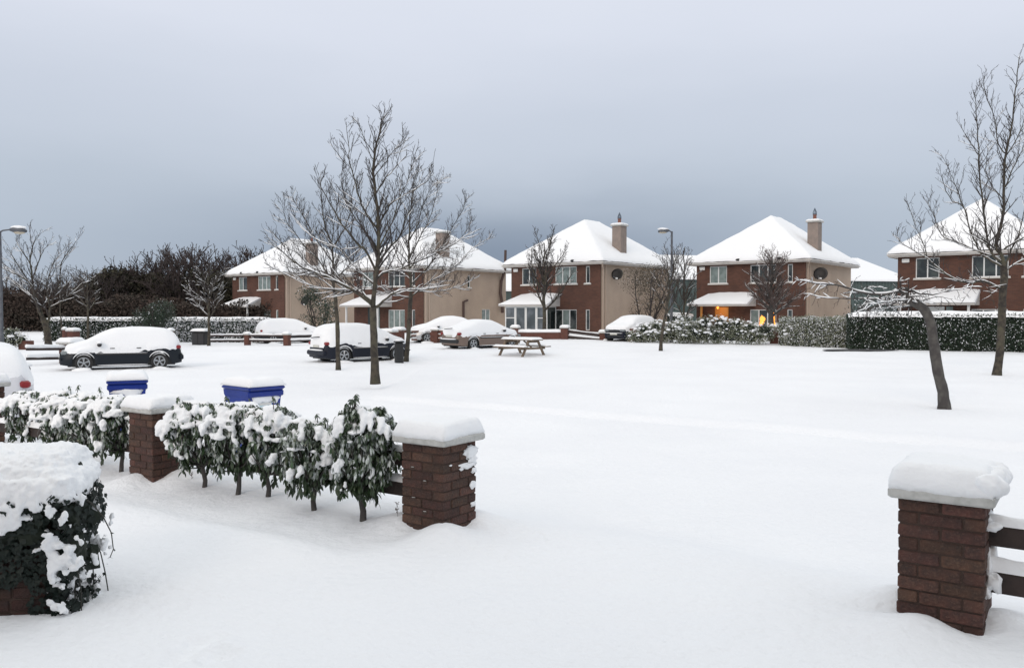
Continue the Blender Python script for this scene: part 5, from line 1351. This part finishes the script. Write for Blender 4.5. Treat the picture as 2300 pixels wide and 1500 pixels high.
# ---- dry stalks in the snow
for i, (px, py, hh, lab) in enumerate(((892, 1180, .20, 'thin dry stalk standing in snow left of the gate pillar'), (645, 1110, .12, 'tiny dry stalk in the snow between two laurel stems'), (430, 1082, .10, 'tiny dry stalk right of the dark brick pillar'))):
    b = G(px, py); rnd = random.Random(i); m = MB(); m.tube([(0,0,-.05), (.005,0,hh*.5), (-.003,0,hh)], [.003,.0025,.002], 4)
    for k in range(14):
        z = hh*(.35+.65*rnd.random()); a = rnd.uniform(0, 6.28); m.tube([(0,0,z), (.018*math.cos(a), .018*math.sin(a), z+.012)], [.002,.004], 4)
    tt = m.build('dry_stalk', M['stalk'], loc=b); tt['label'] = lab; tt['category'] = 'dry plant'; tt['group'] = 'dry stalks in the snow'
# ================================================================ WHEELED BINS
def wheelie_bin(label, px, Y, rz, sticker=False, seed=0):
    b = gx(px, Y); t = thing('wheelie_bin', label, 'wheelie bin', b, rz, 'blue wheelie bins on the pavement')
    m = MB(); vs = []
    for (w, d, z) in ((.46,.52,-.02), (.50,.58,.5), (.54,.66,.86), (.565,.70,.90), (.575,.72,.97)):
        for x, y in ((-1,-1),(1,-1),(1,1),(-1,1)): vs.append((x*w/2, y*d/2, z))
    m.add(vs, [(k*4+j, k*4+(j+1) % 4, k*4+4+(j+1) % 4, k*4+4+j) for k in range(4) for j in range(4)] + [(3,2,1,0), (16,17,18,19)])
    m.build('body', M['blue'], t)
    for x in (-.2, -.07, .07, .2):
        m = MB(); m.bbox((x, -.318-.0, .70), (.018, .03, .34), .004)
    m = MB(); m.bbox((0, -.01, 1.0), (.62, .80, .05), .02); m.build('lid', M['blue'], t)
    m = MB(); m.bbox((0, -.352, .925), (.60, .05, .08), .015); m.build('rim', M['blue'], t)
    m = MB(); m.tube([(-.22, .42, .95), (.22, .42, .95)], .018, 8); m.build('handle', M['blue'], t)
    for s in (-1, 1):
        m = MB(); m.lathe([(.10,-.025),(.10,.025)], 18, (0,0,0), 'X'); wv = m; o = wv.build('wheel', M['tyre'], t, loc=(s*.26, .24, .09))
    m = MB(); pad(m, .64, .82, .11, 16, 16, seed, (0, -.01, 1.026), edge=.12, amp=.3, fs=4); m.build('snow', M['snow'], t, smooth=True)
    if sticker:
        m = MB(); m.box((-.0, -.337, .72), (.22, .004, .17)); o = m.build('sticker', M['label'], t); 
        m = MB(); m.box((-.0, -.3395, .785), (.20, .003, .035)); m.build('sticker_band', M['label_top'], o)
        m = MB(); m.blob((-.05, -.335, .87), (.17, .02, .06), 3, .5, 14); m.blob((.16, -.335, .85), (.09, .02, .05), 4, .5, 14); m.build('stuck_snow', M['snow'], t, smooth=True)
        m = MB(); m.box((.292, .10, .76), (.006, .20, .12)); m.build('sticker', M['label_top'], t)
    else:
        m = MB(); m.blob((.02, -.345, .87), (.20, .02, .07), 5, .6, 14); m.build('stuck_snow', M['snow'], t, smooth=True)
    t.scale = (.96, .96, 1.06)
    return t
wheelie_bin('right blue wheelie bin, sticker on its front, snow on the lid', 567, 12.3, R(48), True, 3)
wheelie_bin('left blue wheelie bin, almost hidden behind the shrubs and a brick pillar', 284, 13.4, R(25), False, 6)
# ================================================================ IVY COVERED PIER, LOWER LEFT
iv = Vector((-3.12, 5.18, 0)); irz = R(10)
t = thing('brick_pier', 'dark brick pier at the lower left under a mantle of ivy', 'pillar', (iv.x, iv.y, -.2), irz)
pw, pd_, ph = .66, .50, .95
m = MB(); m.box2((-pw/2+.008, -pd_/2+.008, -.02), (pw/2-.008, pd_/2-.008, ph)); m.build('mortar', M['mortar'], t)
rnd = random.Random(7); BO = []
for me in BM: k_ = me.copy(); k_.materials.clear(); k_.materials.append(M['shaded_brick']); BO.append(k_)
for k in range(13):
    z = .0375+.075*k
    if k % 2: L_ = [(-.225+.225*i, -pd_/2+.051, 0) for i in range(3)] + [(pw/2-.051, -.02, 90), (pw/2-.051, .16, 90)]
    else: L_ = [(-.1125-.1+.225*i, -pd_/2+.051, 0) for i in range(3)] + [(pw/2-.051, .10, 90)]
    for (x, y, r) in L_:
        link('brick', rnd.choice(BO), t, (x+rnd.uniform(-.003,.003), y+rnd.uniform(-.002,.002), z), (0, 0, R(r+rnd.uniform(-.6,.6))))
ivt = thing('ivy', 'dark ivy spilling over the brick pier with heavy snow on top', 'ivy', (iv.x, iv.y, -.2), irz)
def ivy_leaf_mesh(s, seed):
    m = MB(); out_ = [(0,0), (.28,.42), (.55,.34), (.62,.12), (1.0,0), (.62,-.12), (.55,-.34), (.28,-.42)]
    vs = [(x*s, y*s, .12*s*abs(y)-.15*s*x*x) for x, y in out_]; m.add(vs + [(.4*s, 0, -.02*s)], [(8, i, (i+1) % 8) for i in range(8)]); return m
IL = []
for s in range(3):
    me = ivy_leaf_mesh(.042+.006*s, s).mesh('leaf'); me.materials.append(M['ivy']); IL.append(me)
def ivy_pt(rnd):
    """random point and outward direction on the ivy mantle (local)"""
    r = rnd.random()
    if r < .62:      # right flank, bulging out
        z = .04 + .98*rnd.random(); bul = .14 + .17*math.sin(math.pi*min(1, max(0, (z-.1)/.95)))*(.6+.4*math.sin(z*9)); 
        if .28 < z < .42: bul *= .45
        y = rnd.uniform(-.30, .34); x = pw/2 + bul*rnd.random()**.45*math.sqrt(max(0, 1-(y/.42)**2)) - .03
        return Vector((x, y, z)), Vector((1, y*1.2-.3, .2))
    if r < .88:      # front face, dense above, thin below
        z = .96 - .56*rnd.random()**1.25; x = rnd.uniform(-pw/2, pw/2+.1)
        if x > .22 and rnd.random() < .6: z = rnd.uniform(.05, .96)
        return Vector((x, -pd_/2 - .015 - .09*rnd.random()*smooth(.4, .95, z), z)), Vector((0, -1, .2))
    a = rnd.uniform(0, 6.28); return Vector((pw*.55*math.cos(a), pd_*.6*math.sin(a), 1.0+rnd.uniform(-.06, .02))), Vector((math.cos(a), math.sin(a), .3))
rnd = random.Random(17); mats_ = []
for i in range(5200):
    p, d = ivy_pt(rnd); d = (d.normalized() + jit(rnd, .5)).normalized(); dn = Vector((0, 0, -1)); 
    if rnd.random() < .35 and p.x > pw/2: continue
    xax = (dn - d*dn.dot(d) + jit(rnd, .5)).normalized(); zax = d; yax = zax.cross(xax).normalized(); xax = yax.cross(zax)
    s = rnd.uniform(.6, 1.25); mx = Matrix(((xax.x*s, yax.x*s, zax.x*s, p.x), (xax.y*s, yax.y*s, zax.y*s, p.y), (xax.z*s, yax.z*s, zax.z*s, p.z), (0,0,0,1)))
    mats_.append((mx, p))
mats_.sort(key=lambda a: a[1].y*.7 - a[1].x + rnd.uniform(-.3, .3))
for i, (mx, p) in enumerate(mats_[:290]):
    o = bpy.data.objects.new('leaf', IL[i % 3]); COL.objects.link(o); o.parent = ivt; o.matrix_local = mx
m = MB(); sm_ = ivy_leaf_mesh(.045, 1); sv = [Vector(v) for v in sm_.v]
for mx, p in mats_[290:]: m.add([tuple(mx @ v) for v in sv], sm_.f)
m.build('foliage', M['ivy'], ivt, kind='stuff')
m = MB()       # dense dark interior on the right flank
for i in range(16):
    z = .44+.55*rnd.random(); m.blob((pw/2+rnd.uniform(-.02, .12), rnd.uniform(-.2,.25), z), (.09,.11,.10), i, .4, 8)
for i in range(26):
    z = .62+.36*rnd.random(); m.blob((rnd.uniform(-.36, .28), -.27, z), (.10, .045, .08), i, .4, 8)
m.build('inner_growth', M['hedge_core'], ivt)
# hanging stems
for i in range(9):
    y = rnd.uniform(-.28, .2); x0_ = pw/2 + rnd.uniform(-.10, .03); z0_ = rnd.uniform(.45, .95); pts = [Vector((x0_, y, z0_))]; dd = Vector((rnd.uniform(0, .32), rnd.uniform(-.3, .2), .1))
    for j in range(7): dd = dd*.72 + Vector((0, 0, -.10*(1+.3*j)))*.9; pts.append(pts[-1] + dd*.26 + jit(rnd, .022)); 
    pts = [p for p in pts if p.z > .17]
    if len(pts) < 3: continue
    m = MB(); m.tube(pts, .004, 5); so = m.build('stem', M['ivy_stem'], ivt)
    for p in pts[1:]:
        if rnd.random() < .75:
            mx = leaf_matrix(rnd, p, rnd.uniform(0, 6.28), rnd.uniform(.4, 1.4), rnd.uniform(.5, .9)); o = bpy.data.objects.new('leaf', IL[0]); COL.objects.link(o); o.parent = so; o.matrix_local = mx
m = MB(); arc = [Vector((pw/2+.14, -.15, .88)), Vector((pw/2+.22, -.18, .84)), Vector((pw/2+.29, -.2, .76)), Vector((pw/2+.335, -.2, .66)), Vector((pw/2+.345, -.2, .56)), Vector((pw/2+.325, -.2, .51))]
m.tube(arc, [.006,.005,.004,.0035,.003,.003], 5); so = m.build('stem', M['ivy_stem'], ivt)
for p in arc[1:]:
    for q in range(2):
        mx = leaf_matrix(rnd, p, rnd.uniform(0, 6.28), rnd.uniform(0, 1), .45); o = bpy.data.objects.new('leaf', IL[q]); COL.objects.link(o); o.parent = so; o.matrix_local = mx
# snow mantle
m = MB(); rnd = random.Random(29)
for i in range(60):
    m.blob((rnd.uniform(-.42, .26), rnd.uniform(-.24, .34), 1.03+.04*rnd.random()), (.17, .17, .09), i, .2, 12)
pm_ = MB(); pad(pm_, .90, .66, .16, 20, 16, 5, (-.10, .04, .98), edge=.2, amp=.2)
po = pm_.build('top_snow', M['snow'], ivt, smooth=True); remesh(po, .012, 3)
for i in range(16):
    a = rnd.uniform(-.30, .42); m.blob((pw/2-.02+.08*math.cos(a*3), a*.8, .97-.05*rnd.random()), (.11, .13, .10), i+50, .25, 12)
for i in range(26):          # tongues down the front
    x = -.40+.028*i; l = .05+.15*abs(nz3(x*4, 7, 1)) + (.07 if .02 < x < .2 else 0)
    for j in range(5): m.blob((x, -.30-.02*j*.4, 1.0-l*j/4-.03), (.055-.006*j, .05-.004*j, .06), i*5+j, .35, 8)
for i in range(130):          # clumps caught on the flank
    z = rnd.uniform(.12, .95); y = rnd.uniform(-.32, .12); s = rnd.uniform(.009, .026)
    bul = .13 + .15*math.sin(math.pi*min(1, max(0, (z-.1)/.95)))
    if .28 < z < .42: bul *= .5
    x = pw/2 + bul*rnd.uniform(.1, 1.0)*math.sqrt(max(0, 1-(y/.42)**2))
    for j in range(2): m.blob((x+rnd.uniform(-.02,.02), y-.03, z-.04*j), (s, s*.9, s*(1.2-.2*j)), i*2+j, .45, 8)
for (x, z, s) in ((.34,.62,.035), (.40,.63,.03), (.46,.60,.03), (.37,.57,.03), (.43,.55,.028), (.40,.50,.022), (-.18,.76,.035), (-.14,.73,.03), (.13,.84,.045), (.18,.81,.035), (.25,.80,.03), (.37,.27,.02), (.42,.38,.02), (.33,.70,.02), (.28,.60,.018), (.44,.46,.018), (.36,.44,.016)):
    m.blob((x, -.30, z), (s, .05, s*.8), x*31, .35, 10)
o = m.build('snow', M['snow'], ivt, smooth=True); remesh(o, .013, 3)

# ================================================================ THE HOUSE THE PICTURE IS TAKEN FROM (HOME): its front shades the near garden
t = thing('house', 'brick house front behind the camera, facing the snowy garden', 'house', (-1.0, -3.6, 0), 0)
m = MB(); wall_holes(m, 'y', 0, -8, 8, -.3, 5.2, [(-5.8, -3.4, .9, 2.2), (-5.6, -3.6, 3.6, 4.8), (2.6, 5.0, .9, 2.2), (2.8, 4.8, 3.6, 4.8), (.4, 1.5, .1, 2.2)], depth=-.11)
m.build('front_wall', M['house_brick'], t)
for a in ((-5.8, -3.4, .9, 2.2), (-5.6, -3.6, 3.6, 4.8), (2.6, 5.0, .9, 2.2), (2.8, 4.8, 3.6, 4.8)): window(t, 'y', 0, *a, 3, ['glass'], sign=-1)
m = MB(); m.box2((.4, -.10, .1), (1.5, -.06, 2.2)); m.build('door', M['door_dark'], t)
m = MB(); m.box2((-8, -9, -.3), (-7.9, -.002, 5.2)); m.box2((7.9, -9, -.3), (8, -.002, 5.2)); m.build('rendered_wall', M['render'], t)
m = MB(); m.add([(-8.4, .5, 5.2), (8.4, .5, 5.2), (8.4, -9.5, 5.2), (-8.4, -9.5, 5.2), (-5.5, -4.5, 8.4), (5.5, -4.5, 8.4)], [(0,1,5,4), (1,2,5), (2,3,4,5), (3,0,4), (3,2,1,0)]); m.build('roof', M['snow'], t)
